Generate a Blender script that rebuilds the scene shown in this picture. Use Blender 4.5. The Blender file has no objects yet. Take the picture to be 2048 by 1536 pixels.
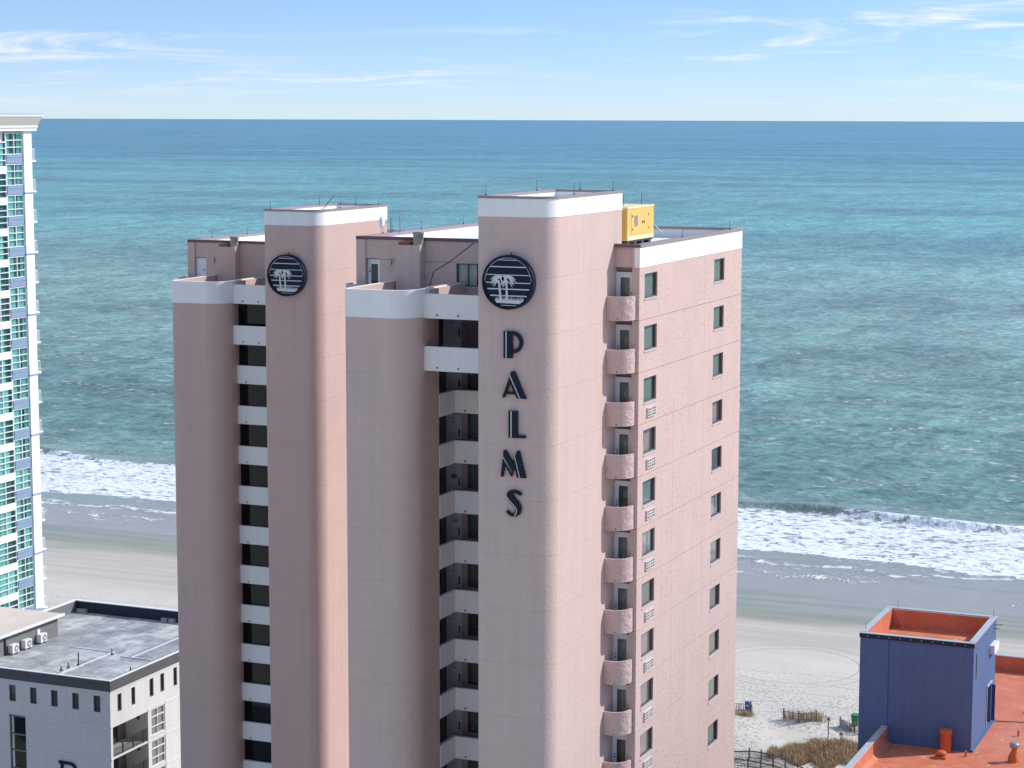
import bpy, math, random
import numpy as np
from mathutils import Vector
random.seed(7)
rng = np.random.default_rng(7)
SC = bpy.context.scene
COL = SC.collection
R = math.radians

# ------------------------------------------------------------------ camera
cam = bpy.data.cameras.new('camera')
cam.sensor_width = 36.0
cam.lens = 36.0 * 4234.65 / 2048.0
cam.clip_start = 1.0
cam.clip_end = 60000.0
camo = bpy.data.objects.new('camera', cam)
COL.objects.link(camo)
camo.location = (0, 0, 60)
camo.rotation_mode = 'XYZ'
from mathutils import Matrix
_yaw, _pit, _rol = R(23.0328), R(7.2787), R(0.11)
camo.matrix_world = (Matrix.Translation((0, 0, 60)) @ Matrix.Rotation(_yaw, 4, 'Z')
                     @ Matrix.Rotation(R(90) - _pit, 4, 'X') @ Matrix.Rotation(_rol, 4, 'Z'))
SC.camera = camo

# ------------------------------------------------------------------ light
SUN_EL, SUN_AZ = 38.0, 36.0          # azimuth measured from +X towards the ocean (+Y)
SUN_STRENGTH, SKY_STRENGTH, EXPOSURE = 2.05, 0.15, 1.0
world = bpy.data.worlds.new('World')
SC.world = world
world.use_nodes = True
wt = world.node_tree
wt.nodes.clear()


class NG:
    """small helper to write node graphs"""
    def __init__(s, tree):
        s.t = tree

    def n(s, kind, **kw):
        nd = s.t.nodes.new(kind)
        for k, v in kw.items():
            setattr(nd, k, v)
        return nd

    def put(s, sock, v):
        if hasattr(v, 'is_output'):
            s.t.links.new(v, sock)
        elif isinstance(v, (tuple, list)) and sock.type == 'RGBA' and len(v) == 3:
            sock.default_value = (*v, 1)
        else:
            sock.default_value = v

    def m(s, op, a, b=0.0, c=None, clamp=False):
        nd = s.n('ShaderNodeMath', operation=op, use_clamp=clamp)
        s.put(nd.inputs[0], a)
        s.put(nd.inputs[1], b)
        if c is not None:
            s.put(nd.inputs[2], c)
        return nd.outputs[0]

    def vm(s, op, a, b):
        nd = s.n('ShaderNodeVectorMath', operation=op)
        s.put(nd.inputs[0], a)
        s.put(nd.inputs[1], b)
        return nd.outputs[0]

    def sep(s, v):
        nd = s.n('ShaderNodeSeparateXYZ')
        s.put(nd.inputs[0], v)
        return nd.outputs

    def comb(s, x, y, z):
        nd = s.n('ShaderNodeCombineXYZ')
        for i, v in enumerate((x, y, z)):
            s.put(nd.inputs[i], v)
        return nd.outputs[0]

    def noise(s, vec, scale=1.0, detail=3.0, rough=0.5, dist=0.0):
        nd = s.n('ShaderNodeTexNoise')
        s.put(nd.inputs['Vector'], vec)
        nd.inputs['Scale'].default_value = scale
        nd.inputs['Detail'].default_value = detail
        nd.inputs['Roughness'].default_value = rough
        nd.inputs['Distortion'].default_value = dist
        return nd.outputs['Fac']

    def smooth(s, v, lo, hi, a=0.0, b=1.0):
        nd = s.n('ShaderNodeMapRange', interpolation_type='SMOOTHSTEP', clamp=True)
        s.put(nd.inputs['Value'], v)
        s.put(nd.inputs['From Min'], lo)
        s.put(nd.inputs['From Max'], hi)
        s.put(nd.inputs['To Min'], a)
        s.put(nd.inputs['To Max'], b)
        return nd.outputs['Result']

    def mix(s, f, a, b, blend='MIX'):
        nd = s.n('ShaderNodeMix', data_type='RGBA', blend_type=blend)
        s.put(nd.inputs[0], f)
        s.put(nd.inputs[6], a)
        s.put(nd.inputs[7], b)
        return nd.outputs[2]

    def bump(s, h, strength=0.5, dist=0.05, normal=None):
        nd = s.n('ShaderNodeBump')
        nd.inputs['Strength'].default_value = strength
        nd.inputs['Distance'].default_value = dist
        s.put(nd.inputs['Height'], h)
        if normal is not None:
            s.put(nd.inputs['Normal'], normal)
        return nd.outputs[0]


g = NG(wt)
tc = g.n('ShaderNodeTexCoord')
sx, sy, sz = g.sep(tc.outputs['Generated'])
zc = g.m('MAXIMUM', sz, 0.0)
z2 = g.m('ADD', 0.17, g.m('MULTIPLY', 0.83, g.m('DIVIDE', g.m('MULTIPLY', zc, 4.6), g.m('ADD', g.m('MULTIPLY', zc, 3.6), 1.0))))
dirv = g.n('ShaderNodeVectorMath', operation='NORMALIZE')
g.put(dirv.inputs[0], g.comb(sx, sy, z2))
sky = g.n('ShaderNodeTexSky', sky_type='NISHITA', sun_disc=False, sun_elevation=R(SUN_EL),
          sun_rotation=R(90 - SUN_AZ), altitude=60, air_density=1.0, dust_density=0.15, ozone_density=2.0)
g.put(sky.inputs['Vector'], dirv.outputs[0])
hs = g.n('ShaderNodeHueSaturation')
hs.inputs['Saturation'].default_value = 1.27
hs.inputs['Value'].default_value = 0.84
g.put(hs.inputs['Color'], sky.outputs[0])
# thin cirrus streaks, everywhere on the dome
cn = g.noise(g.comb(g.m('MULTIPLY', sx, 9.0), g.m('MULTIPLY', sy, 9.0), g.m('MULTIPLY', z2, 34.0)), 1.0, 8.0, 0.66, 1.1)
cb = g.noise(g.comb(g.m('MULTIPLY', sx, 3.0), g.m('MULTIPLY', sy, 3.0), g.m('MULTIPLY', z2, 9.0)), 1.0, 2.0, 0.5)
cf = g.m('MULTIPLY', g.smooth(cn, 0.47, 0.74), g.smooth(cb, 0.42, 0.62))
cf = g.m('ADD', g.m('MULTIPLY', cf, 0.62), 0.10)      # a thin even veil plus streaks
skyc = g.mix(cf, hs.outputs[0], (4.2, 4.0, 4.0))
hz = g.m('MULTIPLY', g.m('POWER', 2.718, g.m('MULTIPLY', zc, -38.0)), 0.72)   # sea haze low down
skyc = g.mix(hz, skyc, (2.3, 2.6, 2.85))
skyc = g.mix(1.0, skyc, (1.06, 1.0, 0.90), 'MULTIPLY')
bg = g.n('ShaderNodeBackground')
g.put(bg.inputs['Color'], skyc)
bg.inputs['Strength'].default_value = SKY_STRENGTH
wo = g.n('ShaderNodeOutputWorld')
wt.links.new(bg.outputs[0], wo.inputs[0])

sl = bpy.data.lights.new('sun', 'SUN')
sl.energy = SUN_STRENGTH
sl.angle = R(0.53)
sl.color = (1.0, 0.97, 0.925)
so = bpy.data.objects.new('sun', sl)
COL.objects.link(so)
_d = Vector((math.cos(R(SUN_AZ)) * math.cos(R(SUN_EL)), math.sin(R(SUN_AZ)) * math.cos(R(SUN_EL)), math.sin(R(SUN_EL))))
so.rotation_euler = _d.to_track_quat('Z', 'Y').to_euler()
so.location = (60, 40, 120)
SC.view_settings.view_transform = 'Standard'
SC.view_settings.look = 'None'
SC.view_settings.exposure = EXPOSURE
SC.view_settings.gamma = 1.0
SC.view_settings.use_curve_mapping = False
SC.cycles.use_denoising = True
SC.cycles.max_bounces = 6
SC.cycles.transparent_max_bounces = 8
SC.cycles.caustics_reflective = False
SC.cycles.caustics_refractive = False

# ------------------------------------------------------------------ materials
MATS = {}


def new_mat(name):
    m = bpy.data.materials.new(name)
    m.use_nodes = True
    t = m.node_tree
    t.nodes.clear()
    gg = NG(t)
    out = gg.n('ShaderNodeOutputMaterial')
    b = gg.n('ShaderNodeBsdfPrincipled')
    t.links.new(b.outputs[0], out.inputs[0])
    pos = gg.n('ShaderNodeNewGeometry').outputs['Position']
    MATS[name] = m
    return m, gg, b, pos, out


def mat(name, col, rough=0.8, var=0.12, scale=0.6, fine=0.08, fscale=9.0, bump=0.0, bscale=14.0, bdist=0.03,
        spec=0.3, metal=0.0, streak=0.0, pits=0.0, aniso=1.0):
    m, gg, b, pos, out = new_mat(name)
    v = gg.vm('MULTIPLY', pos, (1, 1, aniso)) if aniso != 1.0 else pos
    big = gg.noise(v, scale, 4.0, 0.6)
    fin = gg.noise(v, fscale, 3.0, 0.6)
    f = gg.m('ADD', 1.0, gg.m('MULTIPLY', gg.m('SUBTRACT', big, 0.5), 2 * var))
    f = gg.m('ADD', f, gg.m('MULTIPLY', gg.m('SUBTRACT', fin, 0.5), 2 * fine))
    if streak > 0:      # rain streaks, running down the wall
        px, py, pz = gg.sep(pos)
        st = gg.noise(gg.comb(gg.m('MULTIPLY', px, 3.0), gg.m('MULTIPLY', py, 3.0), gg.m('MULTIPLY', pz, 0.12)), 1.0, 4.0, 0.6)
        f = gg.m('ADD', f, gg.m('MULTIPLY', gg.m('SUBTRACT', st, 0.5), 2 * streak))
    c = gg.mix(1.0, (*col, 1), gg.comb(f, f, f), 'MULTIPLY')
    h = gg.noise(v, bscale, 4.0, 0.65)
    if pits > 0:        # chips and blow holes in the old coating
        pn = gg.noise(pos, 7.0, 4.0, 0.7)
        pl = gg.noise(pos, 0.45, 2.0, 0.5)
        pm = gg.m('MULTIPLY', gg.smooth(pn, 0.565, 0.62), gg.smooth(pl, 0.30, 0.58))
        c = gg.mix(gg.m('MULTIPLY', pm, pits), c, (0.19, 0.15, 0.15, 1))
        h = gg.m('SUBTRACT', h, gg.m('MULTIPLY', pm, 1.2))
    gg.put(b.inputs['Base Color'], c)
    b.inputs['Roughness'].default_value = rough
    b.inputs['Specular IOR Level'].default_value = spec
    b.inputs['Metallic'].default_value = metal
    if bump > 0:
        gg.put(b.inputs['Normal'], gg.bump(h, bump, bdist))
    return m


PINK = (0.635, 0.47, 0.415)
mat('pink_stucco', PINK, 0.9, 0.07, 0.35, 0.05, 7.0, 0.55, 7.0, 0.05, 0.15, streak=0.10)
TWIN = (0.615, 0.43, 0.37)
mat('pink_twin', TWIN, 0.9, 0.07, 0.35, 0.05, 7.0, 0.55, 7.0, 0.05, 0.15, streak=0.08)
mat('pink_side', PINK, 0.9, 0.06, 0.3, 0.05, 8.0, 0.28, 8.0, 0.05, 0.15, streak=0.09, pits=0.5)
mat('pink_rough', PINK, 0.9, 0.07, 0.6, 0.07, 9.0, 1.0, 3.2, 0.16, 0.15)
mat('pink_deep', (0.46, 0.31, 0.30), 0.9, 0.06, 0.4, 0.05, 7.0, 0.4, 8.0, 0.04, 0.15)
mat('white_stucco', (0.90, 0.875, 0.83), 0.85, 0.05, 0.5, 0.03, 8.0, 0.4, 7.0, 0.04, 0.2, streak=0.06)
mat('white_panel', (0.85, 0.825, 0.78), 0.8, 0.05, 0.6, 0.03, 9.0, 0.2, 9.0, 0.03, 0.2, streak=0.06)
mat('roof_white', (0.82, 0.82, 0.81), 0.8, 0.06, 0.4, 0.03, 6.0, 0.2, 6.0, 0.03)
mat('maroon_shaded', (0.17, 0.085, 0.09), 0.55, 0.12, 0.8, 0.08, 9.0, spec=0.4)  # maroon capping with shade painted in, for edges away from the sun
mat('maroon_sunlit', (0.33, 0.26, 0.265), 0.5, 0.1, 0.8, 0.08, 9.0, spec=0.4)  # the same capping, painted paler as if sunlit
mat('joint_dark', (0.30, 0.21, 0.20), 0.95, 0.05)
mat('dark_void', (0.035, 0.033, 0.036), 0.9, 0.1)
mat('bronze_frame', (0.10, 0.09, 0.09), 0.45, 0.1, spec=0.5)
mat('alu_frame', (0.55, 0.57, 0.58), 0.4, 0.06, spec=0.5)
mat('white_paint', (0.80, 0.80, 0.79), 0.5, 0.04, spec=0.4)
mat('grille_cream', (0.66, 0.61, 0.57), 0.6, 0.06)
mat('door_grey', (0.62, 0.65, 0.69), 0.6, 0.06, spec=0.4)
mat('door_white', (0.78, 0.78, 0.80), 0.5, 0.04, spec=0.4)
mat('navy_sign', (0.008, 0.015, 0.034), 0.5, 0.15, 1.5, spec=0.2)
mat('sign_white', (0.66, 0.66, 0.63), 0.5, 0.06, spec=0.3)
mat('letter_edge', (0.05, 0.016, 0.02), 0.45, 0.1, spec=0.4)
mat('teal_plate', (0.05, 0.16, 0.17), 0.5)
mat('black_metal', (0.025, 0.025, 0.028), 0.45, 0.1, spec=0.5)
mat('grey_metal', (0.33, 0.34, 0.35), 0.4, 0.1, spec=0.5, metal=0.4)
mat('gen_yellow', (0.84, 0.50, 0.13), 0.45, 0.05, 0.9, 0.03, 8, spec=0.4)
mat('gen_shaded', (0.80, 0.40, 0.05), 0.5, 0.05, spec=0.4)  # enclosure yellow deepened to orange, painting in the shaded end
mat('gen_louvre', (0.30, 0.07, 0.02), 0.6, 0.1)
mat('gen_cream', (0.90, 0.74, 0.42), 0.5, 0.08)
mat('concrete', (0.36, 0.345, 0.31), 0.9, 0.2, 2.0, 0.1, 9.0, 0.5, 9.0)
mat('red_tile', (0.34, 0.10, 0.07), 0.8, 0.15)
mat('lamp_beige', (0.55, 0.45, 0.36), 0.5)
mat('hotel_white', (0.86, 0.865, 0.86), 0.75, 0.03, 0.4, 0.02)
mat('hotel_blue', (0.25, 0.34, 0.46), 0.7, 0.05, 0.4, 0.03)
mat('hotel_shaded', (0.56, 0.54, 0.47), 0.8, 0.05)  # hotel white darkened to beige: the cove's underside shade as colour
mat('curtain_teal', (0.50, 0.72, 0.68), 0.9, 0.18, 1.2)
mat('wb_stucco', (0.66, 0.615, 0.575), 0.9, 0.07, 0.5, 0.06, 6.0, 0.6, 6.0, 0.05, 0.15, streak=0.10)
mat('wb_trim', (0.68, 0.67, 0.66), 0.85, 0.06)
mat('wb_dark', (0.105, 0.10, 0.098), 0.85, 0.14, 1.0, 0.10, 8.0, streak=0.12)
mat('wb_grey', (0.20, 0.20, 0.19), 0.85, 0.08, streak=0.05)
mat('tan_roof', (0.58, 0.50, 0.44), 0.85, 0.16, 0.6, 0.08, 4.0)
mat('blue_stucco', (0.10, 0.155, 0.285), 0.85, 0.10, 0.35, 0.10, 6.0, 0.7, 5.0, 0.05, 0.2, streak=0.10)
mat('navy_trim', (0.018, 0.022, 0.045), 0.6, 0.1)
mat('blue_door', (0.05, 0.065, 0.21), 0.5, 0.06)
mat('cap_grey', (0.44, 0.47, 0.50), 0.5, 0.12, 1.4, 0.08, 7.0, spec=0.4)
mat('orange_vent', (0.60, 0.145, 0.06), 0.75, 0.12, 1.5, 0.08)
mat('wood_grey', (0.20, 0.165, 0.14), 0.9, 0.2, 3.0, 0.1)
mat('wood_brown', (0.16, 0.115, 0.095), 0.9, 0.2, 3.0, 0.1)
mat('bin_blue', (0.02, 0.085, 0.42), 0.4, 0.08, spec=0.5)
mat('bin_green', (0.03, 0.22, 0.07), 0.45, 0.1, spec=0.5)
mat('sign_face', (0.62, 0.63, 0.65), 0.5, 0.1)
mat('net', (0.34, 0.35, 0.36), 0.9, 0.1)


def grass_mat(name, a, b_):
    m, gg, b, pos, out = new_mat(name)
    n1 = gg.noise(pos, 1.3, 3.0, 0.6)
    n2 = gg.noise(pos, 14.0, 2.0, 0.5)
    c = gg.mix(gg.smooth(gg.m('ADD', gg.m('MULTIPLY', n1, 0.5), gg.m('MULTIPLY', n2, 0.5)), 0.35, 0.65), (*a, 1), (*b_, 1))
    gg.put(b.inputs['Base Color'], c)
    b.inputs['Roughness'].default_value = 0.8
    b.inputs['Specular IOR Level'].default_value = 0.2


grass_mat('dune_grass', (0.58, 0.42, 0.26), (0.40, 0.28, 0.16))
grass_mat('palm_leaf', (0.06, 0.10, 0.03), (0.13, 0.15, 0.05))


def glass_mat(name, tint, refl=0.45, rough=0.03):
    m, gg, b, pos, out = new_mat(name)
    gg.t.nodes.remove(b)
    tr = gg.n('ShaderNodeBsdfTransparent')
    tr.inputs[0].default_value = (*tint, 1)
    gl = gg.n('ShaderNodeBsdfGlossy')
    gl.inputs['Roughness'].default_value = rough
    gl.inputs['Color'].default_value = (0.9, 0.95, 0.95, 1)
    wv = gg.noise(pos, 0.9, 2.0, 0.5)
    gg.put(gl.inputs['Normal'], gg.bump(wv, 0.08, 0.05))
    lw = gg.n('ShaderNodeLayerWeight')
    lw.inputs[0].default_value = 0.5
    mx = gg.n('ShaderNodeMixShader')
    gg.put(mx.inputs[0], gg.m('ADD', gg.m('MULTIPLY', gg.m('POWER', lw.outputs['Facing'], 3.5), refl), 0.03, clamp=True))
    gg.t.links.new(tr.outputs[0], mx.inputs[1])
    gg.t.links.new(gl.outputs[0], mx.inputs[2])
    gg.t.links.new(mx.outputs[0], out.inputs[0])


glass_mat('glass', (0.93, 0.945, 0.93))
glass_mat('glass_dark', (0.36, 0.42, 0.47))
glass_mat('glass_teal', (0.80, 0.95, 0.93), 0.5)
for nm, c in [('blind_green', (0.19, 0.225, 0.19)), ('blind_tan', (0.30, 0.27, 0.23)), ('room_teal', (0.06, 0.13, 0.13)), ('blind_dark', (0.10, 0.095, 0.09)),
              ('curtain_tan', (0.40, 0.32, 0.24)), ('curtain_white', (0.60, 0.68, 0.68)), ('blind_slat', (0.20, 0.26, 0.24))]:
    mat(nm, c, 0.9, 0.12, 1.5, 0.06, 12.0)


def stripe_gen(nm):     # roofing felt of the white building: torn rolls, ponding marks
    m, gg, b, pos, out = new_mat(nm)
    x, y, z = gg.sep(pos)
    w = gg.noise(pos, 0.5, 7.0, 0.68, 0.8)
    st = gg.noise(gg.comb(gg.m('FLOOR', gg.m('MULTIPLY', x, 0.42)), gg.m('FLOOR', gg.m('MULTIPLY', y, 0.11)), 0.0), 0.9, 2.0, 0.5)
    c = gg.mix(gg.smooth(w, 0.35, 0.66), (0.27, 0.28, 0.285, 1), (0.56, 0.555, 0.53, 1))
    c = gg.mix(gg.m('MULTIPLY', gg.smooth(st, 0.50, 0.53), 0.28), c, (0.10, 0.11, 0.13, 1))
    sm = gg.m('ABSOLUTE', gg.m('SUBTRACT', gg.m('FRACT', gg.m('MULTIPLY', x, 0.42)), 0.5))
    c = gg.mix(gg.m('MULTIPLY', gg.smooth(sm, 0.03, 0.0), 0.6), c, (0.06, 0.065, 0.07, 1))
    gg.put(b.inputs['Base Color'], c)
    b.inputs['Roughness'].default_value = 0.65
    gg.put(b.inputs['Normal'], gg.bump(w, 0.3, 0.05))


stripe_gen('felt_roof')


def orange_roof():
    m, gg, b, pos, out = new_mat('orange_roof')
    w = gg.noise(pos, 0.35, 5.0, 0.65, 1.2)
    f = gg.noise(pos, 4.0, 4.0, 0.6)
    s = gg.noise(pos, 0.8, 6.0, 0.7, 2.0)
    c = gg.mix(gg.smooth(w, 0.35, 0.7), (0.58, 0.16, 0.075, 1), (0.66, 0.215, 0.115, 1))
    c = gg.mix(gg.m('MULTIPLY', gg.smooth(s, 0.56, 0.66), 0.5), c, (0.72, 0.45, 0.36, 1))
    c = gg.mix(gg.m('MULTIPLY', gg.smooth(f, 0.62, 0.75), 0.25), c, (0.38, 0.08, 0.04, 1))
    gg.put(b.inputs['Base Color'], c)
    b.inputs['Roughness'].default_value = 0.6
    gg.put(b.inputs['Normal'], gg.bump(gg.m('ADD', w, gg.m('MULTIPLY', f, 0.2)), 0.4, 0.12))


orange_roof()


def sand_mat():
    m, gg, b, pos, out = new_mat('sand')
    x, y, z = gg.sep(pos)
    wob = gg.m('MULTIPLY', gg.m('SUBTRACT', gg.noise(gg.comb(gg.m('MULTIPLY', x, 0.018), gg.m('MULTIPLY', y, 0.05), 0.0), 1.0, 3.0, 0.55), 0.5), 22.0)
    yy = gg.m('ADD', y, wob)
    st = gg.noise(gg.comb(gg.m('MULTIPLY', x, 0.025), gg.m('MULTIPLY', y, 0.45), 0.0), 1.0, 4.0, 0.6)      # tide lines along the shore
    fin = gg.noise(pos, 1.6, 5.0, 0.65)
    patch = gg.noise(pos, 0.16, 3.0, 0.5)
    dry = gg.mix(gg.smooth(patch, 0.3, 0.7), (0.61, 0.545, 0.46, 1), (0.66, 0.60, 0.515, 1))
    dry = gg.mix(gg.m('MULTIPLY', gg.smooth(fin, 0.56, 0.72), 0.30), dry, (0.33, 0.29, 0.24, 1))
    damp = gg.mix(gg.smooth(st, 0.4, 0.65), (0.50, 0.44, 0.37, 1), (0.575, 0.52, 0.445, 1))
    wet = gg.mix(gg.smooth(st, 0.35, 0.65), (0.27, 0.27, 0.215, 1), (0.35, 0.34, 0.28, 1))
    c = gg.mix(gg.smooth(yy, 222.0, 232.0), dry, damp)
    c = gg.mix(gg.smooth(yy, 238.0, 246.0), c, wet)
    # footprints near the access path; vehicle tracks along and in a ring on the dry beach
    fp = gg.noise(pos, 2.3, 2.0, 0.5)
    fpm = gg.m('MULTIPLY', gg.smooth(fp, 0.52, 0.62), gg.smooth(y, 226.0, 205.0))
    fpm = gg.m('MULTIPLY', fpm, gg.smooth(patch, 0.34, 0.5))
    dx = gg.m('SUBTRACT', x, -60.5)
    dy = gg.m('SUBTRACT', y, 220.5)
    rr = gg.m('SQRT', gg.m('ADD', gg.m('MULTIPLY', dx, dx), gg.m('MULTIPLY', dy, dy)))
    rw = gg.m('ADD', rr, gg.m('MULTIPLY', fin, 0.35))

    def ring(r0, wd):
        return gg.smooth(gg.m('ABSOLUTE', gg.m('SUBTRACT', rw, r0)), wd, wd * 0.3)
    rg = gg.m('ADD', ring(9.2, 0.22), ring(7.6, 0.22), clamp=True)
    ty = gg.m('ADD', y, gg.m('MULTIPLY', gg.noise(gg.comb(gg.m('MULTIPLY', x, 0.03), 0.0, 0.0), 1.0, 2.0, 0.5), 9.0))
    tl = gg.m('ABSOLUTE', gg.m('SUBTRACT', gg.m('FRACT', gg.m('MULTIPLY', ty, 0.26)), 0.5))
    tl = gg.m('MULTIPLY', gg.smooth(tl, 0.05, 0.015), gg.m('MULTIPLY', gg.smooth(y, 198.0, 203.0), gg.smooth(y, 224.0, 216.0)))
    h = gg.m('ADD', gg.m('MULTIPLY', fin, 0.5), gg.m('MULTIPLY', fpm, -1.0))
    h = gg.m('SUBTRACT', h, gg.m('MULTIPLY', gg.m('ADD', rg, tl), 0.8))
    c = gg.mix(gg.m('MULTIPLY', fpm, 0.5), c, (0.30, 0.265, 0.22, 1))
    c = gg.mix(gg.m('MULTIPLY', gg.m('ADD', rg, tl, clamp=True), 0.28), c, (0.34, 0.30, 0.26, 1))
    gg.put(b.inputs['Base Color'], c)
    gg.put(b.inputs['Roughness'], gg.smooth(yy, 240.0, 252.0, 0.9, 0.38))
    b.inputs['Specular IOR Level'].default_value = 0.3
    gg.put(b.inputs['Normal'], gg.bump(h, 0.55, 0.10))


sand_mat()


def sea_mat():
    m, gg, b, pos, out = new_mat('sea_water')
    x, y, z = gg.sep(pos)
    wob = gg.m('MULTIPLY', gg.m('SUBTRACT', gg.noise(gg.comb(gg.m('MULTIPLY', x, 0.03), gg.m('MULTIPLY', y, 0.03), 0.0), 1.0, 4.0, 0.6), 0.5), 14.0)
    yy = gg.m('ADD', y, wob)
    # water colour by depth: sheet over sand, sandy green shallows, teal, deep blue
    c = gg.mix(gg.smooth(yy, 262.0, 284.0), (0.37, 0.34, 0.30, 1), (0.28, 0.33, 0.29, 1))
    c = gg.mix(gg.smooth(yy, 300.0, 330.0), c, (0.15, 0.265, 0.22, 1))
    c = gg.mix(gg.smooth(yy, 360.0, 560.0), c, (0.215, 0.345, 0.29, 1))
    c = gg.mix(gg.smooth(yy, 620.0, 1100.0), c, (0.14, 0.35, 0.33, 1))
    c = gg.mix(gg.smooth(yy, 1300.0, 3200.0), c, (0.075, 0.25, 0.32, 1))
    # drifting patches of darker and lighter water, long along the shore; chop painted in as light tops and dark troughs
    pa = gg.noise(gg.comb(gg.m('MULTIPLY', x, 0.0022), gg.m('MULTIPLY', y, 0.007), 0.0), 1.0, 4.0, 0.6)
    n1 = gg.noise(gg.comb(gg.m('MULTIPLY', x, 0.42), gg.m('MULTIPLY', y, 0.30), 0.0), 1.0, 4.0, 0.62, 0.5)
    n2 = gg.noise(gg.comb(gg.m('MULTIPLY', x, 0.13), gg.m('MULTIPLY', y, 0.065), 2.0), 1.0, 4.0, 0.62, 0.5)
    n3 = gg.noise(gg.comb(gg.m('MULTIPLY', x, 0.045), gg.m('MULTIPLY', y, 0.012), 4.0), 1.0, 4.0, 0.62, 0.4)
    k = gg.m('MULTIPLY', gg.smooth(pa, 0.34, 0.68, 1.14, 0.72), gg.smooth(n1, 0.34, 0.66, 1.25, 0.68))
    k = gg.m('MULTIPLY', k, gg.smooth(n2, 0.34, 0.66, 1.20, 0.78))
    k = gg.m('MULTIPLY', k, gg.smooth(n3, 0.34, 0.66, 1.15, 0.84))
    k = gg.m('ADD', 1.0, gg.m('MULTIPLY', gg.m('SUBTRACT', k, 1.0), gg.smooth(y, 300.0, 330.0, 0.15, 1.0)))
    c = gg.mix(1.0, c, gg.comb(k, k, k), 'MULTIPLY')
    # foam
    f1 = gg.noise(gg.comb(gg.m('MULTIPLY', x, 0.50), gg.m('MULTIPLY', y, 0.74), 0.0), 1.0, 7.0, 0.72, 0.6)
    f2 = gg.noise(gg.comb(gg.m('MULTIPLY', x, 0.05), gg.m('MULTIPLY', y, 0.16), 3.0), 1.0, 4.0, 0.6, 0.5)
    surf = gg.m('MULTIPLY', gg.smooth(yy, 276.5, 279.5), gg.smooth(yy, 312.5, 308.0))
    t_surf = gg.m('SUBTRACT', 0.68, gg.m('MULTIPLY', surf, 0.285))
    t_surf = gg.m('ADD', t_surf, gg.m('MULTIPLY', gg.m('SUBTRACT', 0.5, f2), 0.22))
    foam = gg.smooth(gg.m('SUBTRACT', f1, t_surf), 0.0, 0.06)
    foam = gg.m('MULTIPLY', foam, gg.smooth(yy, 314.0, 309.0))
    # swash lines and rags of foam on the thin sheet
    sw = gg.noise(gg.comb(gg.m('MULTIPLY', x, 0.06), gg.m('MULTIPLY', y, 0.05), 7.0), 1.0, 4.0, 0.6)
    swy = gg.m('ADD', y, gg.m('MULTIPLY', gg.m('SUBTRACT', sw, 0.5), 22.0))
    sw2 = gg.noise(gg.comb(gg.m('MULTIPLY', x, 0.11), gg.m('MULTIPLY', y, 0.03), 23.0), 1.0, 5.0, 0.65)
    swz = gg.m('ADD', y, gg.m('MULTIPLY', gg.m('SUBTRACT', sw2, 0.5), 30.0))
    rag = gg.m('MULTIPLY', gg.smooth(f2, 0.50, 0.62), gg.m('MULTIPLY', gg.smooth(y, 261.0, 268.0), gg.smooth(f1, 0.50, 0.60)))
    line = gg.m('ADD', gg.smooth(gg.m('ABSOLUTE', gg.m('SUBTRACT', swy, 272.5)), 1.4, 0.2),
                gg.m('MULTIPLY', gg.smooth(gg.m('ABSOLUTE', gg.m('SUBTRACT', swz, 266.0)), 0.9, 0.1), gg.smooth(f2, 0.42, 0.55)), clamp=True)
    line = gg.m('MAXIMUM', line, gg.m('MULTIPLY', rag, 0.8))
    line = gg.m('MULTIPLY', line, gg.smooth(f1, 0.42, 0.52))
    foam = gg.m('MAXIMUM', foam, gg.m('MULTIPLY', line, 0.9))
    # whitecaps offshore
    wc = gg.noise(gg.comb(gg.m('MULTIPLY', x, 0.13), gg.m('MULTIPLY', y, 0.34), 11.0), 1.0, 3.0, 0.6)
    foam = gg.m('MAXIMUM', foam, gg.m('MULTIPLY', gg.smooth(wc, 0.80, 0.84), 0.8))
    c = gg.mix(foam, c, (0.80, 0.82, 0.83, 1))
    gg.put(b.inputs['Base Color'], c)
    gg.put(b.inputs['Roughness'], gg.m('ADD', gg.m('MULTIPLY', foam, 0.55), gg.smooth(yy, 262.0, 330.0, 0.30, 0.32), clamp=True))
    b.inputs['IOR'].default_value = 1.33
    b.inputs['Specular IOR Level'].default_value = 0.38
    w1 = gg.noise(gg.comb(gg.m('MULTIPLY', x, 0.30), gg.m('MULTIPLY', y, 0.34), 0.0), 1.0, 5.0, 0.66, 0.4)
    w2 = gg.noise(gg.comb(gg.m('MULTIPLY', x, 0.05), gg.m('MULTIPLY', y, 0.045), 5.0), 1.0, 4.0, 0.6)
    far = gg.m('MULTIPLY', gg.smooth(y, 268.0, 310.0, 0.06, 1.0), gg.smooth(y, 1200.0, 9000.0, 1.0, 0.12))
    hh = gg.m('MULTIPLY', gg.m('ADD', gg.m('MULTIPLY', w1, 1.0), gg.m('MULTIPLY', w2, 1.2)), far)
    hh = gg.m('ADD', hh, gg.m('MULTIPLY', foam, 0.25))
    gg.put(b.inputs['Normal'], gg.bump(hh, 0.8, 1.1))


sea_mat()

# ------------------------------------------------------------------ mesh helpers


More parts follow.
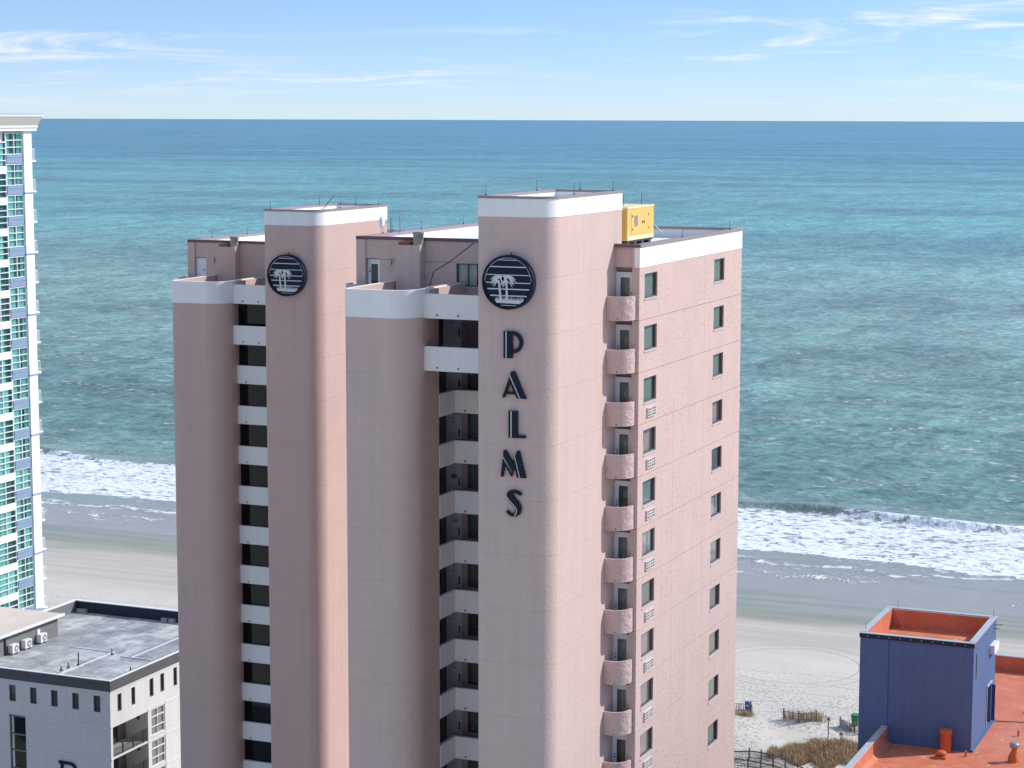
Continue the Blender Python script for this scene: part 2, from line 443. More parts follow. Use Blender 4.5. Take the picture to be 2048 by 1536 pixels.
class MB:
    def __init__(s):
        s.v, s.f, s.sm = [], [], []

    def add(s, v, f, smooth=False):
        o = len(s.v)
        s.v += [tuple(p) for p in v]
        s.f += [tuple(i + o for i in q) for q in f]
        s.sm += [smooth] * len(f)
        return s

    def box(s, x0, x1, y0, y1, z0, z1):
        v = [(x0, y0, z0), (x1, y0, z0), (x1, y1, z0), (x0, y1, z0), (x0, y0, z1), (x1, y0, z1), (x1, y1, z1), (x0, y1, z1)]
        return s.add(v, [(0, 3, 2, 1), (4, 5, 6, 7), (0, 1, 5, 4), (1, 2, 6, 5), (2, 3, 7, 6), (3, 0, 4, 7)])

    def prism(s, pts, z0, z1, cap=True, smooth=False):
        """pts counter-clockwise seen from above"""
        n = len(pts)
        v = [(x, y, z0) for x, y in pts] + [(x, y, z1) for x, y in pts]
        s.add(v, [(i, (i + 1) % n, (i + 1) % n + n, i + n) for i in range(n)], smooth)
        if cap:
            s.add(v, [tuple(range(n, 2 * n)), tuple(range(n - 1, -1, -1))])
        return s

    def strip(s, path, t, z0, z1, closed=False):
        """upright wall of thickness t to the left of an open plan path"""
        P = np.array(path, float)
        d = np.gradient(P, axis=0)
        nrm = np.stack([-d[:, 1], d[:, 0]], 1)
        nrm /= np.linalg.norm(nrm, axis=1)[:, None]
        Q = P + nrm * t
        return s.prism([tuple(p) for p in P] + [tuple(q) for q in Q[::-1]], z0, z1)

    def xz(s, pts, y0, y1):
        """polygon in the X-Z plane (any winding) extruded from y0 (front, smaller) to y1"""
        a = sum(pts[i][0] * pts[(i + 1) % len(pts)][1] - pts[(i + 1) % len(pts)][0] * pts[i][1] for i in range(len(pts)))
        if a < 0:
            pts = pts[::-1]
        n = len(pts)
        v = [(x, y0, z) for x, z in pts] + [(x, y1, z) for x, z in pts]
        f = [tuple(range(n)), tuple(range(2 * n - 1, n - 1, -1))]
        f += [(i, i + n, (i + 1) % n + n, (i + 1) % n) for i in range(n)]
        return s.add(v, f)

    def tube(s, p0, p1, r0, r1=None, n=8, cap=True):
        r1 = r0 if r1 is None else r1
        p0, p1 = Vector(p0), Vector(p1)
        d = (p1 - p0).normalized()
        a = d.orthogonal().normalized()
        b = d.cross(a)
        v = []
        for p, r in ((p0, r0), (p1, r1)):
            for i in range(n):
                t = 2 * math.pi * i / n
                v.append(p + (a * math.cos(t) + b * math.sin(t)) * r)
        s.add(v, [(i, (i + 1) % n, (i + 1) % n + n, i + n) for i in range(n)], True)
        if cap:
            s.add(v, [tuple(range(n - 1, -1, -1)), tuple(range(n, 2 * n))])
        return s

    def lathe(s, c, prof, n=20):
        """prof list of (r, z) going up, around a vertical axis"""
        v = []
        for r, z in prof:
            for i in range(n):
                t = 2 * math.pi * i / n
                v.append((c[0] + r * math.cos(t), c[1] + r * math.sin(t), c[2] + z))
        f = []
        for k in range(len(prof) - 1):
            f += [(k * n + i, k * n + (i + 1) % n, (k + 1) * n + (i + 1) % n, (k + 1) * n + i) for i in range(n)]
        s.add(v, f, True)
        s.add(v, [tuple(range(n - 1, -1, -1)), tuple(range((len(prof) - 1) * n, len(prof) * n))])
        return s

    def build(s, name, material, parent=None):
        me = bpy.data.meshes.new(name)
        off = parent_loc(parent)
        me.from_pydata([(x - off[0], y - off[1], z - off[2]) for x, y, z in s.v], [], s.f)
        me.polygons.foreach_set('use_smooth', s.sm)
        me.materials.append(MATS[material])
        me.update()
        o = bpy.data.objects.new(name, me)
        COL.objects.link(o)
        if parent is not None:
            o.parent = parent
        return o


def parent_loc(p):
    l = Vector((0, 0, 0))
    while p is not None:
        l = l + p.location
        p = p.parent
    return l


def thing(name, label, cat, loc, group=None):
    o = bpy.data.objects.new(name, None)
    COL.objects.link(o)
    o.empty_display_size = 0.5
    o.location = loc
    o['label'], o['category'] = label, cat
    if group:
        o['group'] = group
    return o


def tag(o, label, cat, group=None):
    o['label'], o['category'] = label, cat
    if group:
        o['group'] = group
    return o


def rects(u0, u1, v0, v1, holes):
    """the rectangle u,v minus rectangular holes, as rectangles"""
    us = sorted({u0, u1, *[h[0] for h in holes], *[h[1] for h in holes]})
    out = []
    us = [u for u in us if u0 <= u <= u1]
    for a, b in zip(us[:-1], us[1:]):
        vs = v0
        for h in sorted([h for h in holes if h[0] < b - 1e-6 and h[1] > a + 1e-6], key=lambda h: h[2]):
            if h[2] > vs + 1e-6:
                out.append((a, b, vs, h[2]))
            vs = h[3]
        if vs < v1 - 1e-6:
            out.append((a, b, vs, v1))
    return out


def arc(cx, cy, r, a0, a1, n):
    return [(cx + r * math.cos(R(a0 + (a1 - a0) * i / n)), cy + r * math.sin(R(a0 + (a1 - a0) * i / n))) for i in range(n + 1)]


# ------------------------------------------------------------------ the setting: ground and sea
def grid_mesh(name, xs, ys, zf, material, kind):
    X, Y = np.meshgrid(xs, ys)
    Z = zf(X, Y)
    nx, ny = len(xs), len(ys)
    co = np.stack([X, Y, Z], -1).reshape(-1, 3).astype(np.float32)
    i = np.arange(nx * ny).reshape(ny, nx)
    q = np.stack([i[:-1, :-1], i[:-1, 1:], i[1:, 1:], i[1:, :-1]], -1).reshape(-1, 4)
    me = bpy.data.meshes.new(name)
    me.vertices.add(len(co))
    me.vertices.foreach_set('co', co.ravel())
    me.loops.add(q.size)
    me.loops.foreach_set('vertex_index', q.ravel().astype(np.int32))
    me.polygons.add(len(q))
    me.polygons.foreach_set('loop_start', np.arange(0, q.size, 4, dtype=np.int32))
    me.polygons.foreach_set('loop_total', np.full(len(q), 4, dtype=np.int32))
    me.polygons.foreach_set('use_smooth', np.ones(len(q), bool))
    me.update(calc_edges=True)
    me.materials.append(MATS[material])
    o = bpy.data.objects.new(name, me)
    COL.objects.link(o)
    o['kind'] = kind
    return o


def sand_z(X, Y):
    z = -0.022 * np.clip(Y - 240, 0, 1e9)
    z = np.maximum(z, -3.0)
    near = np.exp(-((Y - 188) / 16.0) ** 2)
    z = z + near * (0.25 * np.sin(X * 0.35 + 1.0) * np.sin(Y * 0.28) + 0.15 * np.sin(X * 0.9 + Y * 0.5))
    z = z + 0.7 * np.exp(-((X + 47.5) / 5.0) ** 2 - ((Y - 189) / 4.5) ** 2)
    z = z + 0.35 * np.exp(-((X + 53.4) / 3.0) ** 2 - ((Y - 199.5) / 1.6) ** 2)
    return z


SEA_Z = -0.37
xs = np.concatenate([[-30000, -6000, -1500, -600, -400], np.arange(-300, 61, 1.5), [120, 300, 900, 6000, 30000]])
ys = np.concatenate([[-30000, -3000, -300, 0, 100, 150], np.arange(165, 264, 0.9), [280, 330, 400]])
grid_mesh('ground', xs, ys, sand_z, 'sand', 'structure')


def vnoise(X, Y, seed):
    """cheap smooth noise: sum of rotated sines"""
    r = np.random.default_rng(seed)
    out = np.zeros_like(X)
    for k in range(9):
        a = r.uniform(-0.5, 0.5) + math.pi / 2
        fq = r.uniform(0.5, 1.6)
        out += np.sin((X * math.cos(a) + Y * math.sin(a)) * fq + r.uniform(0, 6.28) + 1.3 * np.sin(X * 0.21 * r.uniform(0.5, 1.5) + k))
    return out / 9.0


def sea_z(X, Y):
    deep = np.clip((Y - 262) / 40.0, 0, 1)
    fade = np.clip((1500 - Y) / 700.0, 0, 1)
    z = SEA_Z + deep * fade * (0.22 * vnoise(X * 0.22, Y * 0.22, 3) + 0.12 * vnoise(X * 0.6, Y * 0.6, 5) + 0.28 * vnoise(X * 0.05, Y * 0.10, 9))
    # the breaker and the lines of swell behind it
    cy = 310.5 + 2.6 * np.sin(X * 0.045 + 0.6) + 1.2 * np.sin(X * 0.13)
    amp = np.clip(0.45 + 0.9 * np.sin(X * 0.055 + 2.2) * np.sin(X * 0.021 + 0.4), 0.1, 1.1)
    d = Y - cy
    z += amp * np.where(d < 0, np.exp(-(d / 0.9) ** 2), np.exp(-(d / 4.0) ** 2))
    for k, (y0, a) in enumerate([(338, 0.35), (364, 0.32), (398, 0.35), (440, 0.3)]):
        c2 = y0 + 5 * np.sin(X * 0.02 + k * 1.7) + 2 * np.sin(X * 0.07 + k)
        d = Y - c2
        z += a * (0.6 + 0.4 * np.sin(X * 0.03 + k * 2)) * np.where(d < 0, np.exp(-(d / 2.2) ** 2), np.exp(-(d / 6) ** 2))
    # swash fronts: thin steps of running water
    sy_ = 271.5 + 4.0 * np.sin(X * 0.05) + 2 * np.sin(X * 0.17 + 1)
    z += 0.10 * np.clip((Y - sy_) / 0.6, 0, 1) * np.clip((290 - Y) / 12.0, 0, 1)
    return z


xs = np.concatenate([[-30000, -8000, -3000, -1400, -900, -700], np.arange(-560, 80, 1.2), [200, 500, 1500, 6000, 30000]])
ys = np.concatenate([np.arange(250, 345, 0.45), np.arange(345, 480, 1.0), np.arange(480, 800, 4.0), [900, 1100, 1400, 1800, 3000, 6000, 10000, 18300]])
grid_mesh('sea', xs, ys, sea_z, 'sea_water', 'structure')

# ------------------------------------------------------------------ pink condominium towers
S = 2.75
ZJ = [52.10 - S * k for k in range(0, 19)]


def window(root, plane, a0, a1, z0, z1, at, style, depth=0.13, glass='glass', sill=True, mullion=None, frame='bronze_frame', ft=0.06):
    """window in a wall that faces +X (plane 'x') or -Y (plane 'y'); a = coordinate along the wall"""
    sg = -1 if plane == 'x' else 1

    def bx(mb, a, b, d0, d1, c, d):
        lo, hi = sorted((at + sg * d0, at + sg * d1))
        if plane == 'x':
            mb.box(lo, hi, a, b, c, d)
        else:
            mb.box(a, b, lo, hi, c, d)
    fr = MB()
    e = 0.004
    bx(fr, a0 + e, a0 + ft, depth - 0.05, depth + 0.05, z0 + e, z1 - e)
    bx(fr, a1 - ft, a1 - e, depth - 0.05, depth + 0.05, z0 + e, z1 - e)
    bx(fr, a0 + ft, a1 - ft, depth - 0.05, depth + 0.05, z0 + e, z0 + ft)
    bx(fr, a0 + ft, a1 - ft, depth - 0.05, depth + 0.05, z1 - ft, z1 - e)
    if mullion:
        for q in mullion:
            bx(fr, q - 0.03, q + 0.03, depth - 0.045, depth + 0.045, z0 + ft, z1 - ft)
    w = fr.build('window', frame, root)
    mb = MB()
    bx(mb, a0 + ft, a1 - ft, depth + 0.0, depth + 0.012, z0 + ft, z1 - ft)
    mb.build('pane', glass, w)
    if sill:
        mb = MB()
        bx(mb, a0 - 0.03, a1 + 0.03, -0.05, depth - 0.055, z0 - 0.075, z0 - 0.006)
        mb.build('sill', 'alu_frame', w)
    if style in ('blind_green', 'blind_tan', 'blind_dark', 'blind_slat'):
        mb = MB()
        if style == 'blind_slat':
            k = int((z1 - z0) / 0.07)
            for i in range(k):
                bx(mb, a0 + 0.05, a1 - 0.05, depth + 0.10, depth + 0.13, z0 + i * 0.07, z0 + i * 0.07 + 0.055)
        else:
            bx(mb, a0, a1, depth + 0.10, depth + 0.12, z0, z1)
        mb.build('blind', style, w)
    elif style in ('curtain_tan', 'curtain_white'):
        mb = MB()
        n = 24
        half = (a1 - a0)
        spans = [(a0, a0 + half * 0.34), (a1 - half * 0.22, a1)] if style == 'curtain_white' else [(a0, a0 + half * 0.42)]
        for (p, q) in spans:
            pts = [(p + (q - p) * i / n, 0.12 + 0.035 * math.sin(i * 1.9)) for i in range(n + 1)]
            for (u, d), (u2, d2) in zip(pts[:-1], pts[1:]):
                tt = 0.75 if style == 'curtain_tan' else 1.0
                up = (u2 - p) / (q - p)
                if plane == 'x':
                    vv = [(at - depth - d, u, z0), (at - depth - d2, p + (u2 - p) * tt, z0), (at - depth - d2, u2, z1), (at - depth - d, u, z1)]
                    vv[0] = (at - depth - d, p + (u - p) * tt, z0)
                else:
                    vv = [(u, at + depth + d, z0), (u2, at + depth + d2, z0), (u2, at + depth + d2, z1), (u, at + depth + d, z1)]
                mb.add(vv, [(0, 1, 2, 3)], True)
        mb.build('curtain', style, w)
    mb = MB()
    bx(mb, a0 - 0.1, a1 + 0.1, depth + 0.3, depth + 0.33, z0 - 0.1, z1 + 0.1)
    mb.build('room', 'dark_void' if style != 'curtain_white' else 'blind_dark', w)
    return w


def glazed_door(root, x0, x1, y, z0, z1, solid=False, knob='l', name='door'):
    """door leaf facing -Y with its frame"""
    d = MB().box(x0, x0 + 0.07, y - 0.05, y + 0.05, z0, z1).box(x1 - 0.07, x1, y - 0.05, y + 0.05, z0, z1) \
        .box(x0 + 0.07, x1 - 0.07, y - 0.05, y + 0.05, z1 - 0.07, z1).build(name, 'door_white', root)
    w = x1 - x0
    lf = MB()
    if solid:
        lf.box(x0 + 0.075, x1 - 0.075, y - 0.02, y + 0.02, z0 + 0.01, z1 - 0.075)
    else:
        s_ = min(0.2, w * 0.16)
        for r_ in rects(x0 + 0.075, x1 - 0.075, z0 + 0.01, z1 - 0.075, [(x0 + 0.075 + s_, x1 - 0.075 - s_, z0 + 0.28, z1 - 0.28)]):
            lf.box(r_[0], r_[1], y - 0.02, y + 0.02, r_[2], r_[3])
        MB().box(x0 + 0.08 + s_, x1 - 0.08 - s_, y - 0.006, y + 0.006, z0 + 0.285, z1 - 0.285).build('pane', 'glass', d)
        MB().box(x0 + 0.075, x1 - 0.075, y + 0.10, y + 0.12, z0, z1).build('blind', random.choice(['blind_green', 'blind_slat', 'blind_dark']), d)
    lf.build('leaf', 'door_white', d)
    kx = x0 + 0.14 if knob == 'l' else x1 - 0.14
    MB().tube((kx, y - 0.02, z0 + 0.95), (kx, y - 0.09, z0 + 0.95), 0.035).build('handle', 'black_metal', d)
    MB().tube((kx, y - 0.02, z0 + 1.12), (kx, y - 0.06, z0 + 1.12), 0.03).build('deadbolt', 'black_metal', d)
    return d


def pink_tower(o, main, label):
    ox, oy, oz = o
    root = thing('condominium_tower', label, 'building', (-45 + ox, 104 + oy, 0))

    def B(mb, name, m, parent=root):
        mb.v = [(x + ox, y + oy, z + oz) for x, y, z in mb.v]
        if m == 'pink_stucco' and not main:
            m = 'pink_twin'
        return mb.build(name, m, parent)

    ZB = -oz                       # ground in local height
    XL, XR, YF, YB = -53.5, -36.70, 104.0, 121.24
    # ---- core of the apartment block
    B(MB().box(XL, XR - 0.30, 104.75, YB - 0.05, ZB, 52.45), 'core_wall', 'pink_deep')
    B(MB().box(XL + 0.02, XR - 0.32, YF + 0.3, YB - 0.07, 52.455, 52.62), 'roof', 'roof_white')
    # ---- sunlit side wall: storey-high panels with window openings
    WA, WB = (103.95, 105.97), (115.86, 117.80)
    seams = [103.15, 108.85, 114.2, YB]
    nst = 11 if main else 4
    for k in range(nst):
        zt, zb = ZJ[k], ZJ[k + 1]
        wt_, wb_ = 51.73 - S * k, 50.44 - S * k
        for j in range(3):
            mb = MB()
            g0, g1 = (0.0 if j == 0 else 0.007), (0.0 if j == 2 else 0.007)
            for r_ in rects(seams[j] + g0, seams[j + 1] - g1, zb + 0.014, zt - 0.014, [(*WA, wb_, wt_)] if j == 0 else [(*WB, wb_, wt_)] if j == 2 else []):
                mb.box(XR - 0.25, XR, r_[0], r_[1], r_[2], r_[3])
            if k > 1 and j == 0:
                pass
            B(mb, 'wall_panel', 'pink_side')
        B(MB().box(XR - 0.26, XR - 0.02, 103.17, YB - 0.02, zb - 0.0139, zb + 0.0139), 'panel_joint', 'joint_dark')
    B(MB().box(XR - 0.25, XR, 103.15, YB, ZB, ZJ[nst] - 0.014), 'lower_wall', 'pink_side')
    if main:
        stA = ['blind_green', 'blind_green', 'blind_green', 'curtain_tan', 'blind_slat', 'curtain_white', 'blind_tan', 'curtain_tan', 'curtain_tan', 'curtain_tan', 'blind_tan']
        stB = ['blind_green', 'blind_green', 'blind_green', 'curtain_tan', 'blind_dark', 'curtain_white', 'blind_tan', 'blind_tan', 'blind_tan', 'blind_tan', 'blind_dark']
        for k in range(nst):
            wt_, wb_ = 51.73 - S * k, 50.44 - S * k
            window(root, 'x', *WA, wb_, wt_, XR, stA[k])
            window(root, 'x', *WB, wb_, wt_, XR, stB[k])
            if 2 <= k:             # through-wall air conditioner grille
                zc = 44.38 - S * (k - 2)
                gr = MB().box(XR, XR + 0.10, 104.43, 105.68, zc - 0.25, zc - 0.21).box(XR, XR + 0.10, 104.43, 105.68, zc + 0.21, zc + 0.25)
                gr.box(XR, XR + 0.10, 104.43, 104.47, zc - 0.21, zc + 0.21).box(XR, XR + 0.10, 105.64, 105.68, zc - 0.21, zc + 0.21)
                for q in range(1, 3):
                    gr.box(XR + 0.02, XR + 0.09, 104.47, 105.64, zc - 0.21 + 0.14 * q - 0.025, zc - 0.21 + 0.14 * q + 0.025)
                for q, yq in enumerate((104.75, 105.0, 105.12, 105.4)):
                    gr.box(XR + 0.02, XR + 0.088, yq - 0.03, yq + 0.03, zc - 0.21, zc + 0.21)
                go = B(gr, 'vent_grille', 'grille_cream')
                B(MB().box(XR + 0.001, XR + 0.02, 104.47, 105.64, zc - 0.21, zc + 0.21), 'grille_void', 'dark_void', go)
    # ---- roof edge: white band and capping
    B(MB().box(XR - 0.28, XR + 0.012, 103.15, YB, 52.10, 53.14), 'parapet_band', 'white_stucco')
    B(MB().box(XR - 0.34, XR + 0.05, 103.2, YB + 0.05, 53.14, 53.30), 'parapet_cap', 'maroon_sunlit')
    B(MB().box(XL + 0.3, XR - 0.345, YB - 0.28, YB, 52.45, 53.14).box(XL, XL + 0.28, YF + 0.28, YB, 52.45, 53.14), 'parapet_wall', 'roof_white')
    B(MB().box(XL - 0.05, XR - 0.345, YB - 0.33, YB + 0.05, 53.14, 53.30).box(XL - 0.05, XL + 0.33, YF + 0.2, YB - 0.335, 53.14, 53.295), 'rear_cap', 'maroon_sunlit')
    # ---- front wall of the block at the terrace level
    holes = [(-53.0, -52.1, 50.42, 52.1)] + ([(-47.5, -44.3, 50.72, 51.97)] if main else [])
    mb = MB()
    for r_ in rects(XL, -42.0, 49.9, 53.14, holes):
        mb.box(r_[0], r_[1], YF, YF + 0.28, r_[2], r_[3])
    B(mb, 'front_wall', 'pink_stucco')
    B(MB().box(XL - 0.05, -42.05, YF - 0.06, YF + 0.34, 53.14, 53.305), 'front_cap', 'maroon_shaded')
    B(MB().box(XL, XL + 0.55, YF - 0.12, YF - 0.003, 50.3, 53.13), 'corner_pilaster', 'pink_stucco')
    if main:
        B(MB().box(-52.05, -50.9, YF - 0.012, YF - 0.002, 52.03, 52.06).box(-49.3, -47.55, YF - 0.012, YF - 0.002, 52.0, 52.03), 'wall_groove', 'joint_dark')
    # masonry flue pier and its round cap
    B(MB().box(-50.84, -49.37, YF - 0.65, YF - 0.003, 49.9, 52.92), 'flue_pier', 'pink_stucco')
    fl = B(MB().lathe((-49.62, YF - 0.3, 52.92), [(0.28, 0), (0.28, 0.52), (0.31, 0.53), (0.31, 0.72)], 16), 'flue_pot', 'concrete')
    B(MB().box(-50.7, -50.05, YF - 0.55, YF - 0.1, 52.923, 53.08), 'flue_tile', 'red_tile')
    # terrace door, wall lamp
    if main:
        dd = glazed_door(root, -52.95, -52.12, YF + 0.22, 50.42, 52.05)
    else:
        dd = MB().box(-52.95 + ox, -52.12 + ox, YF + 0.10 + oy, YF + 0.16 + oy, 50.42 + oz, 52.05 + oz).build('door', 'door_white', root)
        MB().tube((-52.3 + ox, YF + 0.1 + oy, 51.2 + oz), (-52.3 + ox, YF + 0.03 + oy, 51.2 + oz), 0.04).build('handle', 'black_metal', dd)
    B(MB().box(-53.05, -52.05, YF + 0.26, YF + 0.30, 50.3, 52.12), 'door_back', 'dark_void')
    B(MB().box(-51.56, -51.38, YF - 0.14, YF - 0.003, 51.74, 52.06), 'wall_lamp', 'lamp_beige')
    if main:
        window(root, 'y', -47.5, -44.3, 50.72, 51.97, YF, 'curtain_white', 0.14, mullion=(-46.85, -45.6))
        # a crack and a cable run on the terrace wall
        cab = MB()
        for a, b_ in [((-46.1, 53.1), (-47.6, 52.0)), ((-47.6, 52.0), (-48.5, 51.5)), ((-48.5, 51.5), (-48.75, 50.6))]:
            cab.tube((a[0] - 0.35, YF - 0.02, a[1]), (b_[0] - 0.35, YF - 0.02, b_[1]), 0.018, n=5)
        B(cab, 'cable', 'black_metal')
    # ---- rounded stair column with its white parapet
    cl = [(-51.2, 103.9), (-51.2, 98.25)] + arc(-50.75, 98.25, 0.45, 180, 270, 6)[1:] + arc(-48.6, 99.2, 1.4, 270, 360, 12) + [(-47.2, 103.9)]

    def inset(pl, d):
        # offset of the open column outline, towards the inside
        P = np.array(pl, float)
        t = np.gradient(P, axis=0)
        nn = np.stack([-t[:, 1], t[:, 0]], 1)
        nn /= np.linalg.norm(nn, axis=1)[:, None]
        return [tuple(q) for q in P + nn * d]
    cb_ = cl[:-1] + ([(-47.2, 101.12), (-49.3, 101.12), (-49.3, 103.9)] if main else [cl[-1]])
    for k in range(1, 13):
        zt = min(ZJ[k], 49.47) if k > 1 else 49.47
        zb = ZJ[k + 1] if k < 12 else ZB
        B(MB().prism(cb_, zb + 0.006, zt - 0.006, smooth=False), 'column_panel', 'pink_stucco')
    cc_ = inset(cl, 0.012)
    if main:
        cc_ = cc_[:-1] + [(cc_[-2][0], 101.1), (-49.32, 101.1), (-49.32, 103.9)]
    B(MB().prism(cc_, ZB, 49.46), 'column_core', 'pink_stucco')
    # white parapet ring round the terrace on the column, open to the back
    ring_out = inset(cl, -0.015)
    ring_in = inset(cl, 0.24)
    B(MB().prism(ring_out + ring_in[::-1], 49.475, 50.94), 'terrace_parapet', 'white_stucco')
    B(MB().prism(inset(cl, 0.275), 49.48, 50.02), 'terrace_floor', 'concrete')
    B(MB().prism(inset(cl, 0.243) + inset(cl, 0.27)[::-1], 49.481, 50.93), 'parapet_lining', 'pink_stucco')
    B(MB().box(-47.44, -47.22, 99.9, 103.95, 50.93, 50.965), 'parapet_top', 'pink_stucco')
    B(MB().box(-47.19, -46.98, 99.4, 103.95, 49.7, 50.9), 'terrace_divider', 'pink_stucco')
    # small curved ledge at the outer corner
    B(MB().strip([(-52.6, 103.0)] + arc(-53.3, 103.4, 0.55, -60, -170, 8) + [(-53.9, 103.9)], -0.18, 50.2, 50.72), 'corner_ledge', 'pink_stucco')
    # ---- bays between column and sign tower
    XT = -42.0
    for k in range(0, 13):
        pt_ = 50.70 - S * k              # top of the parapet panel of this level
        fl_ = pt_ - 1.24                 # underside
        up_ = k < 2
        if up_:
            B(MB().box(-47.35, XT - 0.005, 99.3, 99.48, fl_ - 0.04, pt_), 'parapet_panel', 'white_panel')
            B(MB().box(-47.19, XT - 0.005, 99.485, 104.4, fl_, fl_ + 0.2), 'walkway_slab', 'concrete')
        elif main:
            B(MB().box(-47.36, -47.16, 101.13, 103.06, fl_, pt_), 'parapet_panel', 'white_panel')
            B(MB().box(-47.36, XT - 0.005, 103.062, 103.24, fl_, pt_), 'parapet_panel', 'white_panel')
            B(MB().box(-47.155, XT - 0.005, 103.245, 104.4, fl_ + 0.05, fl_ + 0.22).box(-51.0, -47.37, 101.2, 104.4, fl_ + 0.05, fl_ + 0.22), 'walkway_slab', 'concrete')
            B(MB().box(-47.34, XT - 0.01, 103.25, 103.3, pt_ - 0.1, pt_ + 0.05), 'rail_top', 'maroon_shaded')
        else:
            B(MB().box(-47.22, XT - 0.005, 99.75, 99.95, fl_, pt_), 'parapet_panel', 'white_panel')
            B(MB().box(-47.195, XT - 0.005, 99.96, 104.4, fl_ + 0.05, fl_ + 0.22), 'stair_landing', 'concrete')
        # fittings under each panel: drain spouts
        yy_ = 99.3 if up_ else (103.06 if main else 99.75)
        sp = MB()
        for q in ((-46.1, -44.9) if up_ else (-46.2,)):
            sp.tube((q - 0.35, yy_ - 0.05, fl_ + 0.14), (q - 0.35, yy_ + 0.01, fl_ + 0.14), 0.045)
        B(sp, 'drain_spout', 'black_metal')
        # what is seen in the opening above this panel
        if k >= 1:
            zt, zb = pt_ + 1.5, pt_ - 1.0
            if main:
                if up_:
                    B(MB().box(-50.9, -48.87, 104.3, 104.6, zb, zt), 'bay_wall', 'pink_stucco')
                xa = -48.86 if up_ else -51.0
                dl = -48.5 if up_ else -48.34
                B(MB().box(dl - 0.07, dl - 0.002, 104.45, 104.6, zb, zt), 'door_gap', 'black_metal')  # black strip standing for the dark gap beside the door
                nd = B(MB().box(xa, dl - 0.072, 104.43, 104.6, zb, zt), 'neighbour_door', 'wb_dark' if up_ else 'wb_grey')  # upper level: dark sheet standing for the black gap
                if not up_:
                    B(MB().box(-48.72, -48.65, 104.36, 104.428, zb + 0.95, zb + 1.5), 'handle', 'black_metal', nd)
                dr = B(MB().box(dl, -47.38, 104.42, 104.5, zb, zt - 0.25), 'apartment_door', 'door_grey')
                B(MB().box(-47.55, -47.49, 104.36, 104.418, zb + 1.0, zb + 1.42), 'handle', 'black_metal', dr)
                B(MB().tube((dl + 0.5, 104.42, zb + 2.0), (dl + 0.5, 104.38, zb + 2.0), 0.03).tube((dl + 0.5, 104.42, zb + 1.75), (dl + 0.5, 104.38, zb + 1.75), 0.04), 'peephole', 'black_metal', dr)
                if k == 5:      # the flat's number, in dark figures
                    cu = bpy.data.curves.new('door_number', 'FONT')
                    cu.body = '1204'
                    cu.size = 0.20
                    cu.extrude = 0.004
                    to_ = bpy.data.objects.new('door_number_curve', cu)
                    me = bpy.data.meshes.new_from_object(to_)
                    bpy.data.objects.remove(to_)
                    me.materials.clear()
                    me.materials.append(MATS['black_metal'])
                    no = bpy.data.objects.new('door_number', me)
                    COL.objects.link(no)
                    no.parent = dr
                    no.rotation_euler = (R(90), 0, 0)
                    no.location = Vector((-47.96, 104.41, 37.70)) - parent_loc(dr)
                if k == 4:
                    B(MB().box(dl + 0.32, dl + 0.66, 104.40, 104.418, zb + 1.42, zb + 1.64), 'notice', 'teal_plate', dr)
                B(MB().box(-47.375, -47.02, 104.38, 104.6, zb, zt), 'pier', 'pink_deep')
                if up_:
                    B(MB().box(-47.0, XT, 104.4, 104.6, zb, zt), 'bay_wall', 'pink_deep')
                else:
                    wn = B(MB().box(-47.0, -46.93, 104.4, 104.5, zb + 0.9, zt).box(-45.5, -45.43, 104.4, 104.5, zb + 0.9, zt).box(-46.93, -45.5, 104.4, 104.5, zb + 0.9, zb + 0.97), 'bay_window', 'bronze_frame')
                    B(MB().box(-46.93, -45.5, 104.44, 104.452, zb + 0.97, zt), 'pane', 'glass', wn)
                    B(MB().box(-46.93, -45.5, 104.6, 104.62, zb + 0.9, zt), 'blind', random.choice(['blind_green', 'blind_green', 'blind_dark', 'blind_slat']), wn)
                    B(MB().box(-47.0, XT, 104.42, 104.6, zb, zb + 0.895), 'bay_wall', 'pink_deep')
            else:
                # glazed stair: dark glass with one post, landing things faintly behind
                gw = B(MB().box(-43.75, -43.69, 99.97, 100.05, pt_, pt_ + 1.52), 'window_post', 'alu_frame')
                B(MB().box(-47.19, XT - 0.01, 100.0, 100.012, pt_ - 0.1, pt_ + 1.52), 'stair_glass', 'glass_dark', gw)
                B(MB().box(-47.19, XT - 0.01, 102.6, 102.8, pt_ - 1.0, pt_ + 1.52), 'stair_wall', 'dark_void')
                B(MB().lathe((-44.6, 100.9, pt_ - 0.9), [(0.34, 0), (0.36, 0.9), (0.42, 1.0), (0.3, 1.35), (0.1, 1.45)], 12), 'stair_bin', 'grey_metal')
    # ---- sign tower: rounded at the sunny front corner
    tl = [(-42.0, 94.56), (-41.94, 94.5)] + [(-39.15, 94.5)] + arc(-39.15, 95.55, 1.05, 270, 360, 16)[1:] + [(-38.1, 104.25), (-42.0, 104.25)]

    def scale_out(pl, d):
        P = np.array(pl, float)
        c = P.mean(0)
        n = len(P)
        t = np.roll(P, -1, 0) - np.roll(P, 1, 0)
        nn = np.stack([t[:, 1], -t[:, 0]], 1)
        nn /= np.linalg.norm(nn, axis=1)[:, None]
        return [tuple(q) for q in P + nn * d]
    for k in range(-1, 13):
        zt = 55.04 if k == -1 else ZJ[k] + 0.03
        zb = ZJ[k + 1] + 0.03 if k < 12 else ZB
        B(MB().prism(tl, zb + 0.006, zt - 0.006), 'tower_panel', 'pink_stucco')
    B(MB().prism(scale_out(tl, -0.012), ZB, 55.03), 'tower_core', 'pink_stucco')
    to, ti = scale_out(tl, 0.02), scale_out(tl, -0.24)
    mb = MB()
    n = len(to)
    for i in range(n):
        j = (i + 1) % n
        mb.prism([to[i], to[j], ti[j], ti[i]], 55.035, 55.92)
    B(mb, 'tower_band', 'white_stucco')
    to, ti = scale_out(tl, 0.06), scale_out(tl, -0.28)
    mb = MB()
